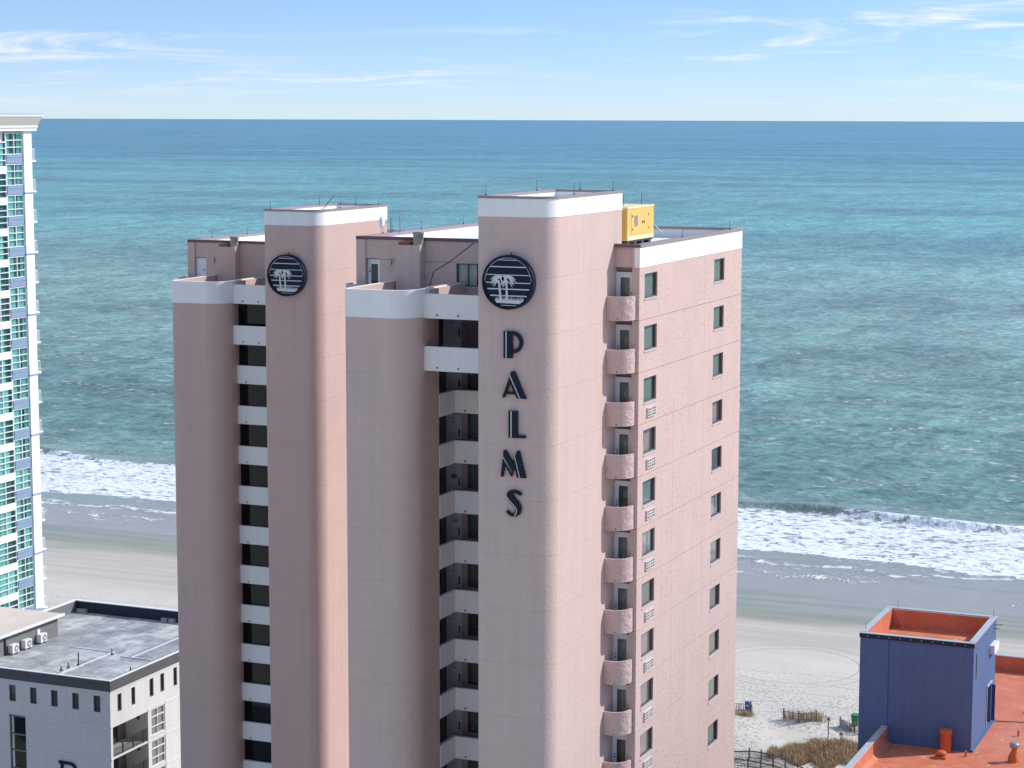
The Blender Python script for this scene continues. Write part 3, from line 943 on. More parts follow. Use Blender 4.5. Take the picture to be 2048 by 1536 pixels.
    for i in range(n):
        j = (i + 1) % n
        mb.prism([to[i], to[j], ti[j], ti[i]], 55.92, 56.04)
    B(mb, 'tower_cap', 'maroon_sunlit')
    B(MB().prism(scale_out(tl, -0.245), 55.036, 55.45), 'tower_roof', 'roof_white')
    # ---- recessed balconies beside the tower
    B(MB().box(-37.10, -36.951, 103.16, 104.7, ZB, 52.095), 'balcony_pilaster', 'pink_stucco')
    B(MB().box(-37.10, -36.952, 103.155, 104.7, 52.10, 53.139), 'pilaster_head', 'pink_stucco')
    B(MB().box(-38.095, -37.105, 103.28, 104.7, 52.10, 53.139), 'balcony_lintel', 'pink_stucco')
    B(MB().box(-38.25, -36.66, 103.10, 103.5, 53.141, 53.308), 'balcony_cap', 'maroon_shaded')
    if main:
        path = [(-38.09, 102.0), (-37.72, 102.0)] + arc(-37.72, 102.85, 0.85, 270, 360, 12)[1:] + [(-36.87, 103.14)]
        for k in range(0, 13):
            zt = 50.66 - S * k
            bo = B(MB().strip(path, 0.14, zt - 1.25, zt), 'balcony', 'pink_rough')
            inn = [(x, y) for x, y in path]
            fl = MB().prism([(-38.09, 102.16), (-37.72, 102.16)] + arc(-37.72, 102.85, 0.69, 270, 360, 8)[1:] + [(-37.03, 103.14), (-37.105, 103.15), (-37.105, 103.5), (-38.09, 103.5)], zt - 1.2, zt - 1.05)
            B(fl, 'floor_slab', 'concrete', bo)
            B(MB().tube((-37.5, 102.02, zt - 1.15), (-37.5, 102.09, zt - 1.15), 0.035).tube((-37.0, 102.42, zt - 1.12), (-37.06, 102.47, zt - 1.12), 0.035), 'drain_spout', 'black_metal', bo)
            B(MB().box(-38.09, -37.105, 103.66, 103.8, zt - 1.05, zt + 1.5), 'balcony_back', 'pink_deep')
            glazed_door(root, -38.085, -37.11, 103.46, zt - 1.04, zt + 1.18, knob=random.choice('lr'), name='balcony_door')
    # ---- lightning rods along the edges
    for (x, y, z) in [(-41.8, 95.0, 56.04), (-41.9, 101.8, 56.04), (-38.3, 97.9, 56.04), (-38.3, 103.4, 56.04), (-40.4, 104.1, 56.04),
                      (-53.4, 107.0, 53.3), (-53.4, 112.0, 53.3), (-53.4, 118.0, 53.3), (-36.75, 118.9, 53.3), (-36.85, 110.5, 53.3), (-46.0, 121.1, 53.3)]:
        B(MB().tube((x, y, z), (x, y, z + 0.55), 0.014, 0.008, 6).box(x - 0.04, x + 0.04, y - 0.04, y + 0.04, z, z + 0.05), 'lightning_rod', 'black_metal')
    return root


LOFF = (-25.45, 23.7, -2.1)
main_tower = pink_tower((0, 0, 0), True, 'tall pink stucco condominium tower with vertical letters and sunlit side of windows')
twin_tower = pink_tower(LOFF, False, 'pink twin condominium tower behind, with dark glazed stair and no lettering')


# ------------------------------------------------------------------ signs on the towers
def palm_sign(c, label):
    cx, cy, cz = c
    root = thing('round_sign', label, 'sign', (cx, cy, cz), 'round palm signs on the towers')
    n = 48
    ring = [(cx + 1.36 * math.cos(2 * math.pi * i / n), cz + 1.33 * math.sin(2 * math.pi * i / n)) for i in range(n)]
    ring2 = [(cx + 1.27 * math.cos(2 * math.pi * i / n), cz + 1.24 * math.sin(2 * math.pi * i / n)) for i in range(n)]
    yf = cy - 0.33
    MB().xz(ring2, yf + 0.04, cy - 0.004).build('face', 'navy_sign', root)
    mb = MB()
    for i in range(n):
        j = (i + 1) % n
        mb.xz([ring[i], ring[j], ring2[j], ring2[i]], yf - 0.03, cy - 0.006)
    mb.build('rim', 'navy_sign', root)
    mb = MB()     # bulbs round the upper rim
    for i in range(60):
        a = math.pi * (0.02 + 0.96 * i / 59)
        x, z = cx + 1.22 * math.cos(a), cz + 1.19 * math.sin(a)
        mb.box(x - 0.016, x + 0.016, yf + 0.0, yf + 0.035, z - 0.016, z + 0.016)
    mb.build('bulb', 'sign_white', root)['kind'] = 'stuff'
    s0 = yf + 0.022
    for (x0, x1, z, w) in [(-0.50, 0.62, 1.08, 0.03), (-0.95, 0.93, 0.75, 0.05), (-1.14, 1.16, 0.36, 0.04), (-1.17, 1.19, -0.02, 0.045),
                           (-1.08, 1.12, -0.33, 0.055), (-0.94, 0.98, -0.655, 0.06), (-0.36, 0.44, -1.12, 0.025)]:
        MB().box(cx + x0, cx + x1, s0, yf + 0.038, cz + z - w / 2, cz + z + w / 2).build('stripe', 'sign_white', root)
    y0, y1 = yf - 0.03, yf + 0.015
    MB().xz([(cx - 0.67, cz - 0.86), (cx - 0.58, cz - 1.0), (cx + 0.62, cz - 1.03), (cx + 0.85, cz - 0.86)], y0, y1).build('ground_shape', 'sign_white', root)
    gm = MB()
    for i in range(26):
        x = cx - 0.64 + 1.46 * i / 25
        h = 0.10 + 0.10 * random.random()
        gm.xz([(x - 0.022, cz - 0.87), (x + 0.022, cz - 0.87), (x + random.uniform(-0.03, 0.03), cz - 0.86 + h)], y0 + 0.004, y1 - 0.004)
    gm.build('grass_shape', 'sign_white', root)
    for (px, tz, bx) in [(-0.47, 0.0, -0.36), (-0.07, 0.0, -0.03)]:
        MB().xz([(cx + px - 0.045, cz + tz + 0.1), (cx + px + 0.045, cz + tz + 0.1), (cx + bx + 0.055, cz - 0.87), (cx + bx - 0.055, cz - 0.87)], y0 + 0.002, y1 - 0.002).build('trunk_shape', 'sign_white', root)
    fm = MB()
    for (hx, hz) in [(-0.48, 0.16), (-0.02, 0.18)]:
        # a solid heart of fronds, then the drooping tips
        fm.xz([(cx + hx + 0.30 * math.cos(t * math.pi / 8), cz + hz + 0.20 * math.sin(t * math.pi / 8)) for t in range(16)], y0 + 0.006, y1 - 0.001)
        for q in range(17):
            a = math.pi * (-0.30 + 1.60 * q / 16)
            L = 0.50 if 0.0 < a < math.pi else 0.44
            pts_u, pts_d = [], []
            for i in range(7):
                t = i / 6
                x = hx + math.cos(a) * L * t
                z = hz + math.sin(a) * L * 0.72 * t - 0.16 * t * t
                w = 0.055 * (1 - t) ** 0.7 + 0.001
                pts_u.append((cx + x - math.sin(a) * w, cz + z + math.cos(a) * w))
                pts_d.append((cx + x + math.sin(a) * w, cz + z - math.cos(a) * w))
            for i in range(6):
                fm.xz([pts_u[i], pts_u[i + 1], pts_d[i + 1], pts_d[i]], y0 + 0.006 + 0.0007 * q, y1 - 0.001)
    fm.build('crown_shape', 'sign_white', root)
    MB().tube((cx + 0.1, cy - 0.15, cz + 1.32), (cx + 0.1, cy - 0.15, cz + 1.46), 0.03).build('bracket', 'black_metal', root)
    return root


palm_sign((-40.27, 94.5, 51.88), 'round navy sign with white palms high above the vertical letters')
palm_sign((-40.27 + LOFF[0], 94.5 + LOFF[1], 51.88 + LOFF[2]), 'round navy sign with white palms on the letterless twin tower')

LX = -40.3
LET = {
    'P': ([[(-.248, 49.472), (-.145, 49.474), (-.143, 48.176), (-.248, 48.173)], [(-.083, 49.475), (.176, 49.48), (.178, 48.185), (-.083, 48.178)]],
          [[(-.145, 49.47), (-.083, 49.473), (-.083, 48.181), (-.143, 48.178)]]),
    'A': ([[(.066, 47.267), (.077, 46.963), (-.216, 46.226), (-.32, 46.227)], [(-.136, 46.493), (.303, 46.501), (.372, 46.408), (-.178, 46.395)],
           [(.066, 47.267), (.579, 46.221), (.452, 46.22), (.077, 46.963)], [(.162, 47.518), (.30, 47.525), (.923, 46.217), (.638, 46.218), (.104, 47.333)]],
          [[(.066, 47.285), (.104, 47.333), (.638, 46.218), (.585, 46.221)]]),
    'L': ([[(.02, 45.563), (.124, 45.565), (.126, 44.265), (.025, 44.263)], [(.189, 45.557), (.461, 45.565), (.464, 44.383), (.878, 44.384), (.874, 44.275), (.191, 44.257)]],
          [[(.124, 45.565), (.189, 45.557), (.191, 44.261), (.126, 44.265)]]),
    'M': ([[(-.285, 43.241), (-.193, 42.935), (-.292, 42.30), (-.392, 42.301)], [(-.285, 43.241), (.208, 42.537), (.165, 42.332), (-.193, 42.935)],
           [(-.242, 43.592), (-.142, 43.598), (.246, 42.993), (.345, 43.226), (.337, 42.829), (.217, 42.546), (-.263, 43.299)],
           [(.345, 43.266), (.594, 42.301), (.469, 42.304), (.333, 42.829)], [(.466, 43.593), (.574, 43.60), (.91, 42.302), (.638, 42.30), (.371, 43.316)]],
          [[(-.285, 43.249), (-.263, 43.299), (.225, 42.563), (.208, 42.529)], [(.345, 43.266), (.371, 43.316), (.642, 42.30), (.59, 42.30)]])}


def sweep(pts, wid):
    P = np.array(pts, float)
    # resample with a smooth curve
    t = np.linspace(0, len(P) - 1, 40)
    i = np.clip(t.astype(int), 0, len(P) - 2)
    u = (t - i)[:, None]
    Pm = np.vstack([2 * P[0] - P[1], P, 2 * P[-1] - P[-2]])
    p0, p1, p2, p3 = Pm[i], Pm[i + 1], Pm[i + 2], Pm[i + 3]
    C = 0.5 * ((2 * p1) + (-p0 + p2) * u + (2 * p0 - 5 * p1 + 4 * p2 - p3) * u ** 2 + (-p0 + 3 * p1 - 3 * p2 + p3) * u ** 3)
    w = np.interp(t / (len(P) - 1), np.linspace(0, 1, len(wid)), wid)
    d = np.gradient(C, axis=0)
    nn = np.stack([-d[:, 1], d[:, 0]], 1)
    nn /= np.linalg.norm(nn, axis=1)[:, None]
    return C + nn * w[:, None], C - nn * w[:, None]


ls = thing('letter_sign', 'dark art-deco letters reading PALMS down the pink sign tower', 'sign', (LX, 94.5, 45.0))


def letter(name, solids, lines):
    mb = MB()
    for i, q in enumerate(solids):
        mb.xz([(x + LX, z) for x, z in q], 94.30 + 0.0015 * i, 94.496)
    lo = mb.build('letter_' + name, 'navy_sign', ls)
    mb = MB()
    for q in lines:
        mb.xz([(x + LX, z) for x, z in q], 94.31, 94.494)
    mb.build('inlay', 'sign_white', lo)
    # maroon returns: a slightly larger backing plate seen as a dark edge
    mb = MB()
    for i, q in enumerate(solids):
        P = np.array(q)
        c = P.mean(0)
        P = c + (P - c) * 1.0 + np.sign(P - c) * 0.014
        mb.xz([(x + LX, z) for x, z in P], 94.325 + 0.0015 * i, 94.492)
    mb.build('edge', 'letter_edge', lo)


bo, bi = [], []
for i in range(17):
    a = R(90 - 180 * i / 16)
    bo.append((0.177 + 0.545 * math.cos(a), 48.945 + 0.535 * math.sin(a)))
    bi.append((0.177 + 0.405 * math.cos(a), 48.945 + 0.395 * math.sin(a)))
bowl = [[bo[i], bo[i + 1], bi[i + 1], bi[i]] for i in range(16)]
letter('p', LET['P'][0] + bowl, LET['P'][1])
for ch in 'ALM':
    letter(ch.lower(), *LET[ch])
sa, sb = sweep([(.661, 41.455), (.479, 41.551), (.284, 41.57), (.11, 41.496), (.067, 41.351), (.176, 41.176), (.394, 40.969), (.516, 40.775),
                (.503, 40.571), (.373, 40.431), (.221, 40.395), (.047, 40.455), (-.097, 40.586)],
               [.055, .06, .075, .11, .15, .165, .165, .15, .12, .08, .06, .055, .05])
S_s = [[tuple(sa[i]), tuple(sa[i + 1]), tuple(sb[i + 1]), tuple(sb[i])] for i in range(39)]
wa, wb = sweep([(-.08, 41.33), (.03, 41.17), (.26, 40.96), (.44, 40.75), (.46, 40.55), (.34, 40.37)], [.018] * 6)
mbS = MB()
letter('s', S_s, [])
lo = MB()
for i in range(39):
    lo.xz([(p[0] + LX, p[1]) for p in (wa[i], wa[i + 1], wb[i + 1], wb[i])], 94.285, 94.299)
lo.build('inlay', 'sign_white', ls)

# ------------------------------------------------------------------ rooftop things
gx0, gx1, gy0, gy1, gz = -42.3, -40.2, 110.9, 115.3, 52.98
gen = thing('generator', 'yellow standby generator in a louvred enclosure on the tower roof', 'generator', ((gx0 + gx1) / 2, (gy0 + gy1) / 2, 52.62))
MB().box(gx0, gx1, gy0, gy1, gz, gz + 1.78).build('enclosure', 'gen_yellow', gen)
MB().box(gx0 - 0.03, gx1 + 0.03, gy0 - 0.03, gy1 + 0.03, gz + 1.782, gz + 1.87).build('lid', 'gen_cream', gen)
MB().box(gx0 + 0.05, gx1 + 0.015, gy0 + 0.02, gy1 - 0.02, gz + 0.02, gz + 0.22).build('lower_band', 'gen_cream', gen)
MB().box(gx0 + 0.1, gx1 - 0.12, gy0 - 0.018, gy0 - 0.002, gz + 0.1, gz + 1.6).build('end_panel', 'gen_shaded', gen)
for i in range(12):
    z = gz + 0.16 + i * 0.118
    MB().box(gx0 + 0.3, gx1 - 0.35, gy0 - 0.05, gy0 - 0.02, z, z + 0.06).build('louvre', 'gen_louvre', gen)
for (ya, yb) in [(gy0 + 0.65, gy0 + 2.55), (gy0 + 2.57, gy0 + 3.5)]:
    d = MB().box(gx1 + 0.002, gx1 + 0.022, ya, yb, gz + 0.36, gz + 1.5).build('access_door', 'gen_yellow', gen)
    hm = MB()
    for zz in (gz + 0.55, gz + 1.3):
        hm.box(gx1 + 0.022, gx1 + 0.05, ya + 0.06 if ya < gy0 + 1 else yb - 0.12, ya + 0.12 if ya < gy0 + 1 else yb - 0.06, zz, zz + 0.1)
    hm.box(gx1 + 0.022, gx1 + 0.05, yb - 0.16 if ya < gy0 + 1 else ya + 0.08, yb - 0.06 if ya < gy0 + 1 else ya + 0.2, gz + 0.9, gz + 1.02)
    hm.build('hinge', 'black_metal', d)
w_ = MB().box(gx1 + 0.022, gx1 + 0.045, gy0 + 1.1, gy0 + 1.62, gz + 0.78, gz + 1.36).build('control_window', 'grey_metal', gen)
sk = MB()
for yy_ in (gy0 + 0.3, gy0 + 1.5, gy0 + 2.7, gy0 + 3.9):
    sk.box(gx0 + 0.1, gx1 - 0.05, yy_ - 0.2, yy_ + 0.2, 52.625, gz - 0.1)
sk.box(gx0 + 0.05, gx1 - 0.02, gy0 + 0.05, gy1 - 0.05, gz - 0.1, gz - 0.002)
sk.build('skid_base', 'black_metal', gen)
MB().tube((gx0 + 1.0, gy0 + 1.2, gz + 1.87), (gx0 + 1.0, gy0 + 1.2, gz + 2.16), 0.16, n=12).tube((gx0 + 0.6, gy0 + 0.5, gz + 1.87), (gx0 + 0.6, gy0 + 0.5, gz + 2.0), 0.07).build('exhaust', 'black_metal', gen)
for (yy_) in (gy0 + 0.15, gy0 + 1.0, gy1 - 0.4):
    MB().tube((gx1 - 0.6, yy_, gz + 1.87), (gx1 - 0.6, yy_, gz + 2.55), 0.018, 0.01, 6).build('lightning_rod', 'black_metal', gen)

ds = thing('satellite_dish', 'small white round dish on a rusty mast at the roof edge', 'satellite dish', (-53.0, 107.2, 53.3))
MB().tube((-53.0, 107.2, 53.3), (-53.0, 107.2, 54.15), 0.03).build('mast', 'wood_brown', ds)
MB().tube((-53.05, 107.17, 53.9), (-53.3, 106.9, 53.9), 0.03).build('arm', 'grey_metal', ds)
MB().tube((-53.3, 106.9, 53.92), (-53.42, 106.78, 53.92), 0.16, 0.31, 18).build('dish', 'white_paint', ds)
MB().tube((-53.4, 106.85, 53.7), (-53.45, 106.8, 53.3), 0.012, n=5).build('cable', 'black_metal', ds)
tag(MB().tube((-53.1, 108.6, 53.3), (-53.12, 108.6, 54.2), 0.045, 0.04).build('vent_pipe', 'grey_metal'), 'grey upright pipe on the roof edge beside the dish', 'pipe')
tag(MB().tube((-53.3 + 13 + LOFF[0] - 0.5, 99.5 + LOFF[1], 55.45 + LOFF[2]), (-53.3 + 13 + LOFF[0] + 0.55, 99.8 + LOFF[1], 56.75 + LOFF[2]), 0.035, 0.02).build('antenna_pole', 'wood_brown'),
    'leaning rusty pole inside the parapet of the twin tower', 'pole')
tag(MB().tube((-41.2, 117.6, 52.62), (-41.0, 117.75, 53.55), 0.03, 0.03).tube((-41.0, 117.75, 53.55), (-40.6, 117.9, 53.1), 0.03).build('conduit', 'grey_metal'),
    'bent grey conduit rising from the white roof behind the generator', 'pipe')

# ------------------------------------------------------------------ white and blue hotel, far left
HX, HYE = -115.0, 159.55
hot = thing('beach_hotel', 'tall white hotel with teal windows, blue panels and flared cornice', 'building', (HX - 8, 150, 0))
HY0 = 140.0
MB().box(HX - 22, HX - 0.35, HY0, HYE - 0.2, 0, 58.35).build('core_wall', 'hotel_white', hot)
MB().box(HX - 0.3, HX + 0.14, 158.35, HYE, 0, 58.36).build('corner_column', 'hotel_white', hot)
YA0, YA1, YB0 = 155.95, 158.34, 153.15
nfl = 17
for k in range(nfl):
    zt = 58.22 - S * k            # window head of column A
    vis = k < 17
    # column A: 2 x 3 panes over a blue spandrel
    wA = MB()
    z1, z0 = zt, zt - 1.92
    for r_ in rects(YA0, YA1, z0, z1, [(YA0 + 0.07 + (YA1 - YA0 - 0.07) / 2 * i, YA0 + (YA1 - YA0 - 0.07) / 2 * (i + 1), z0 + 0.07 + 0.617 * j, z0 + 0.617 * (j + 1)) for i in range(2) for j in range(3)]):
        wA.box(HX - 0.16, HX - 0.02, r_[0], r_[1], r_[2], r_[3])
    wo_ = wA.build('window', 'hotel_white', hot)
    for i in range(2):
        for j in range(3):
            ya, yb = YA0 + 0.07 + (YA1 - YA0 - 0.07) / 2 * i, YA0 + (YA1 - YA0 - 0.07) / 2 * (i + 1)
            MB().box(HX - 0.10, HX - 0.085, ya, yb, z0 + 0.07 + 0.617 * j, z0 + 0.617 * (j + 1)).build('pane', 'glass_teal', wo_)
    cm = MB()
    for (pa, pb) in [(YA0, YA0 + random.uniform(0.5, 1.2)), (YA1 - random.uniform(0.4, 1.1), YA1)]:
        nn = 14
        for i in range(nn):
            a, b_ = pa + (pb - pa) * i / nn, pa + (pb - pa) * (i + 1) / nn
            da, db = 0.2 + 0.04 * math.sin(i * 2.1), 0.2 + 0.04 * math.sin((i + 1) * 2.1)
            cm.add([(HX - da, a, z0), (HX - db, b_, z0), (HX - db, b_, z1), (HX - da, a, z1)], [(0, 1, 2, 3)], True)
    cm.build('curtain', 'curtain_teal', wo_)
    MB().box(HX - 0.33, HX - 0.31, YA0, YA1, z0, z1).build('room', 'room_teal', wo_)
    sp = MB().box(HX - 0.3, HX + 0.03, YA0 + 0.02, YA1 - 0.002, z0 - 0.80, z0 - 0.30).box(HX - 0.3, HX + 0.05, YA0 + 0.02, YA1 - 0.002, z0 - 0.285, z0 - 0.03)
    sp.build('spandrel_panel', 'hotel_blue', hot)
    # column B: 2 x 4 panes, half a storey lower, white slab band
    z1, z0 = zt - 0.75, zt - 0.75 - 2.25
    wB = MB()
    hl = [(YB0 + 0.07 + 1.37 * i, YB0 + 1.37 * (i + 1), z0 + 0.07 + 0.5375 * j, z0 + 0.5375 * (j + 1)) for i in range(2) for j in range(4)]
    for r_ in rects(YB0, YA0 - 0.012, z0 - 0.48, z1, hl):
        wB.box(HX - 0.16, HX - 0.03, r_[0], r_[1], r_[2], r_[3])
    wo_ = wB.build('window', 'hotel_white', hot)
    for h_ in hl:
        MB().box(HX - 0.10, HX - 0.085, *h_).build('pane', 'glass_teal', wo_)
    cm = MB()
    pa, pb = YB0 + random.uniform(0, 0.8), YB0 + random.uniform(1.3, 2.6)
    for i in range(20):
        a, b_ = pa + (pb - pa) * i / 20, pa + (pb - pa) * (i + 1) / 20
        da, db = 0.2 + 0.04 * math.sin(i * 2.1), 0.2 + 0.04 * math.sin((i + 1) * 2.1)
        cm.add([(HX - da, a, z0), (HX - db, b_, z0), (HX - db, b_, z1), (HX - da, a, z1)], [(0, 1, 2, 3)], True)
    cm.build('curtain', 'curtain_teal', wo_)
    MB().box(HX - 0.33, HX - 0.31, YB0, YA0, z0, z1).build('room', 'room_teal', wo_)
    if k % 2 == 1:
        MB().box(HX - 0.3, HX + 0.19, 158.33, HYE + 0.5, zt - S + 0.05, zt - S + 0.17).build('floor_band', 'hotel_blue', hot)  # slab ledge; its blue-grey tone paints the slab's shadow line
    # balcony on the ocean end
    bz = zt - 2.62
    ba = MB().box(HX - 6, HX - 0.05, HYE + 0.001, HYE + 0.85, bz, bz + 0.14).build('balcony', 'hotel_white', hot)
    rl = MB().box(HX - 6, HX - 0.10, HYE + 0.76, HYE + 0.80, bz + 1.12, bz + 1.18).box(HX - 0.16, HX - 0.10, HYE + 0.02, HYE + 0.80, bz + 1.121, bz + 1.179)
    for q in range(5):
        yq = HYE + 0.04 + 0.18 * q
        rl.box(HX - 0.15, HX - 0.115, yq, yq + 0.03, bz + 0.142, bz + 1.12)
    for q in range(24):
        xq = HX - 0.4 - 0.24 * q
        rl.box(xq, xq + 0.03, HYE + 0.765, HYE + 0.795, bz + 0.142, bz + 1.12)
    rl.build('railing', 'white_paint', ba)
# side wall left of the two window bays, then the flared cornice
MB().box(HX - 0.3, HX - 0.05, HY0, YB0 - 0.01, 0, 58.3).build('side_wall', 'hotel_white', hot)


def frus(mb, d0, d1, z0, z1):
    a = [(HX - 22 - d0, HY0 - d0, z0), (HX + d0, HY0 - d0, z0), (HX + d0, HYE + d0, z0), (HX - 22 - d0, HYE + d0, z0)]
    b_ = [(HX - 22 - d1, HY0 - d1, z1), (HX + d1, HY0 - d1, z1), (HX + d1, HYE + d1, z1), (HX - 22 - d1, HYE + d1, z1)]
    return mb.add(a + b_, [(0, 3, 2, 1), (4, 5, 6, 7), (0, 1, 5, 4), (1, 2, 6, 5), (2, 3, 7, 6), (3, 0, 4, 7)])


frus(frus(MB(), 0.42, 0.42, 58.38, 58.62), 0.5, 0.5, 58.68, 58.86).build('cornice_moulding', 'hotel_white', hot)
frus(frus(MB(), 0.46, 0.46, 58.625, 58.675), 0.48, 0.82, 58.87, 59.66).build('cornice_cove', 'hotel_shaded', hot)
frus(MB(), 0.86, 0.86, 59.665, 59.84).build('cornice_top', 'hotel_white', hot)
frus(MB(), 0.88, 0.88, 59.842, 59.9).build('roof_edge', 'hotel_blue', hot)

# ------------------------------------------------------------------ white stucco building, lower left
WX, WY, WZ = -94.0, 139.05, 15.0
wb = thing('stucco_building', 'low pale stucco building with dark roof band and grey felt roof', 'building', (-102, 149, 0))
WXL, WYB = -125.0, 158.9
# front (-Y) face
fw = [(-103.75 + 2.045 * i, -103.75 + 2.045 * i + 0.64, 12.27, 13.63) for i in range(5)]
tall = (-103.8, -102.2, 2.0, 11.14)
mb = MB()
for r_ in rects(WXL, WX, 0, 14.10, fw + [tall]):
    mb.box(r_[0], r_[1], WY, WY + 0.3, r_[2], r_[3])
mb.build('front_wall', 'wb_stucco', wb)
for h_ in fw:
    window(wb, 'y', *h_, WY, 'blind_dark', 0.14, sill=False, frame='bronze_frame')
tw = MB()
for z in (11.04, 9.5, 8.15, 6.6, 5.3, 3.8):
    tw.box(-103.79, -102.21, WY + 0.06, WY + 0.2, z - 0.06, z + 0.06)
tw.box(-103.79, -103.72, WY + 0.06, WY + 0.2, 2.0, 11.14).box(-102.28, -102.21, WY + 0.06, WY + 0.2, 2.0, 11.14)
two = tw.build('stair_window', 'wb_grey', wb)
MB().box(-103.72, -102.28, WY + 0.14, WY + 0.155, 2.0, 11.14).build('pane', 'glass_dark', two)
MB().box(-103.72, -102.28, WY + 0.5, WY + 0.52, 2.0, 11.14).build('room', 'dark_void', two)
for z in (14.02, 11.10, 8.50, 5.9):
    t = MB()
    for r_ in rects(WXL, WX + 0.05, z - 0.06, z + 0.06, [(-103.8, -102.2, z - 0.06, z + 0.06)] if z < 12 else []):
        t.box(r_[0], r_[1], WY - 0.05, WY - 0.002, r_[2], r_[3])
    t.build('trim_band', 'wb_trim', wb)
# side (+X) face
sw_ = [(140.09, 140.70, 12.14, 13.60), (142.12, 142.68, 12.14, 13.62), (144.80, 145.42, 12.14, 13.68), (146.44, 147.05, 12.14, 13.70), (148.47, 149.05, 12.14, 13.72), (151.0, 151.6, 12.14, 13.72), (153.5, 154.1, 12.14, 13.72)]
bal = [(139.35, 144.5, 8.52, 11.05), (139.35, 144.5, 5.92, 8.40), (139.35, 144.5, 3.3, 5.8)]
big = [(145.0, 147.1, 8.75, 11.05), (145.0, 147.1, 6.1, 8.35), (145.0, 147.1, 3.5, 5.8)]
mb = MB()
for r_ in rects(WY + 0.301, WYB, 0, 14.10, sw_ + bal + big):
    mb.box(WX - 0.3, WX, r_[0], r_[1], r_[2], r_[3])
mb.build('side_wall', 'wb_stucco', wb)
for h_ in sw_:
    window(wb, 'x', *h_, WX, 'blind_dark', 0.14, sill=False)
for z in (14.02, 11.14, 8.46, 5.86):
    t = MB()
    for r_ in rects(WY - 0.05, WYB, z - 0.06, z + 0.06, [(139.35, 144.5, z - 0.06, z + 0.06), (144.9, 147.2, z - 0.06, z + 0.06)] if z < 12 else []):
        t.box(WX + 0.002, WX + 0.05, r_[0], r_[1], r_[2], r_[3])
    t.build('trim_band', 'wb_trim', wb)
for (ya, yb, z0, z1) in big:
    window(wb, 'x', ya, yb, z0 if z0 > 8.6 else z0, z1, WX, 'blind_tan', 0.12, sill=True, mullion=((ya + yb) / 2,), frame='wb_trim', ft=0.11)
    MB().box(WX - 0.14, WX - 0.03, ya + 0.11, yb - 0.11, z1 - 0.75, z1 - 0.66).box(WX - 0.14, WX - 0.03, ya + 0.11, yb - 0.11, z0 + 0.72, z0 + 0.79).build('transom', 'wb_trim', wb)
for (ya, yb, z0, z1) in bal:
    MB().box(WX - 2.2, WX - 0.31, ya, yb, z0 - 0.12, z0 + 0.03).build('balcony_floor', 'wb_trim', wb)
    MB().box(WX - 2.25, WX - 2.2, ya, yb, z0 + 0.03, z1).build('balcony_back', 'wb_grey', wb)
    MB().box(WX - 2.2, WX - 0.31, yb + 0.001, yb + 0.1, z0 + 0.03, z1).box(WX - 2.2, WX - 0.31, ya - 0.1, ya - 0.001, z0 + 0.03, z1).box(WX - 2.2, WX - 0.31, ya, yb, z1, z1 + 0.05).build('balcony_cheek', 'wb_stucco', wb)
    bd = MB().box(WX - 2.19, WX - 2.12, ya + 0.3, ya + 0.4, z0 + 0.03, z1 - 0.3).box(WX - 2.19, WX - 2.12, ya + 1.55, ya + 1.65, z0 + 0.03, z1 - 0.3).box(WX - 2.19, WX - 2.12, ya + 2.7, ya + 2.8, z0 + 0.03, z1 - 0.3).build('patio_door', 'wb_trim', wb)
    MB().box(WX - 2.18, WX - 2.165, ya + 0.4, ya + 2.7, z0 + 0.03, z1 - 0.3).build('pane', 'glass_dark', bd)
    MB().box(WX - 2.17, WX - 2.14, ya + 2.95, ya + 3.9, z0 + 0.03, z1 - 0.3).build('door', 'dark_void', wb)
    rl = MB().box(WX - 0.14, WX - 0.09, ya + 0.002, yb - 0.002, z0 + 1.05, z0 + 1.12).box(WX - 0.14, WX - 0.09, ya + 0.002, yb - 0.002, z0 + 0.10, z0 + 0.15)
    q = ya + 0.05
    i = 0
    while q < yb:
        w2 = 0.035 if i % 12 == 0 else 0.014
        rl.box(WX - 0.115 - w2, WX - 0.115 + w2, q - w2, q + w2, z0 + 0.03 if i % 12 == 0 else z0 + 0.15, z0 + 1.05)
        q += 0.125
        i += 1
    rl.build('railing', 'black_metal', wb)
    MB().box(WX - 1.0, WX - 0.85, yb - 0.16, yb - 0.002, z1 - 0.75, z1 - 0.35).build('wall_lantern', 'black_metal', wb)
# dark fascia, coping, roof
MB().box(WX - 0.32, WX + 0.10, WY - 0.10, WYB, 14.11, 14.96).box(WXL, WX - 0.325, WY - 0.10, WY + 0.32, 14.11, 14.96).build('fascia_band', 'wb_dark', wb)
MB().box(WX - 0.10, WX + 0.13, WY - 0.13, WYB, 14.962, 15.02).box(WXL, WX - 0.105, WY - 0.13, WY + 0.10, 14.962, 15.02).build('coping', 'white_paint', wb)
MB().box(WXL, WX - 0.33, WY + 0.33, WYB, 13.8, 14.72).build('roof', 'felt_roof', wb)
MB().box(-110.9, WX + 0.08, WYB + 0.002, WYB + 0.3, 14.0, 15.72).build('rear_parapet', 'navy_trim', wb)
MB().box(-111.2, -110.9, 150.9, WYB + 0.3, 14.0, 15.70).build('left_parapet', 'wb_grey', wb)
MB().box(-111.25, WX + 0.1, WYB - 0.02, WYB + 0.34, 15.722, 15.79).box(-111.25, -110.86, 150.9, WYB - 0.025, 15.702, 15.77).build('parapet_coping', 'white_paint', wb)
for (xa, xb) in [(-110.6, -109.6), (-101.6, -101.0), (-100.8, -100.2), (-98.9, -98.3)]:
    MB().box(xa, xb, WYB - 0.35, WYB - 0.005, 14.725, 15.05).build('scupper_block', 'concrete', wb)
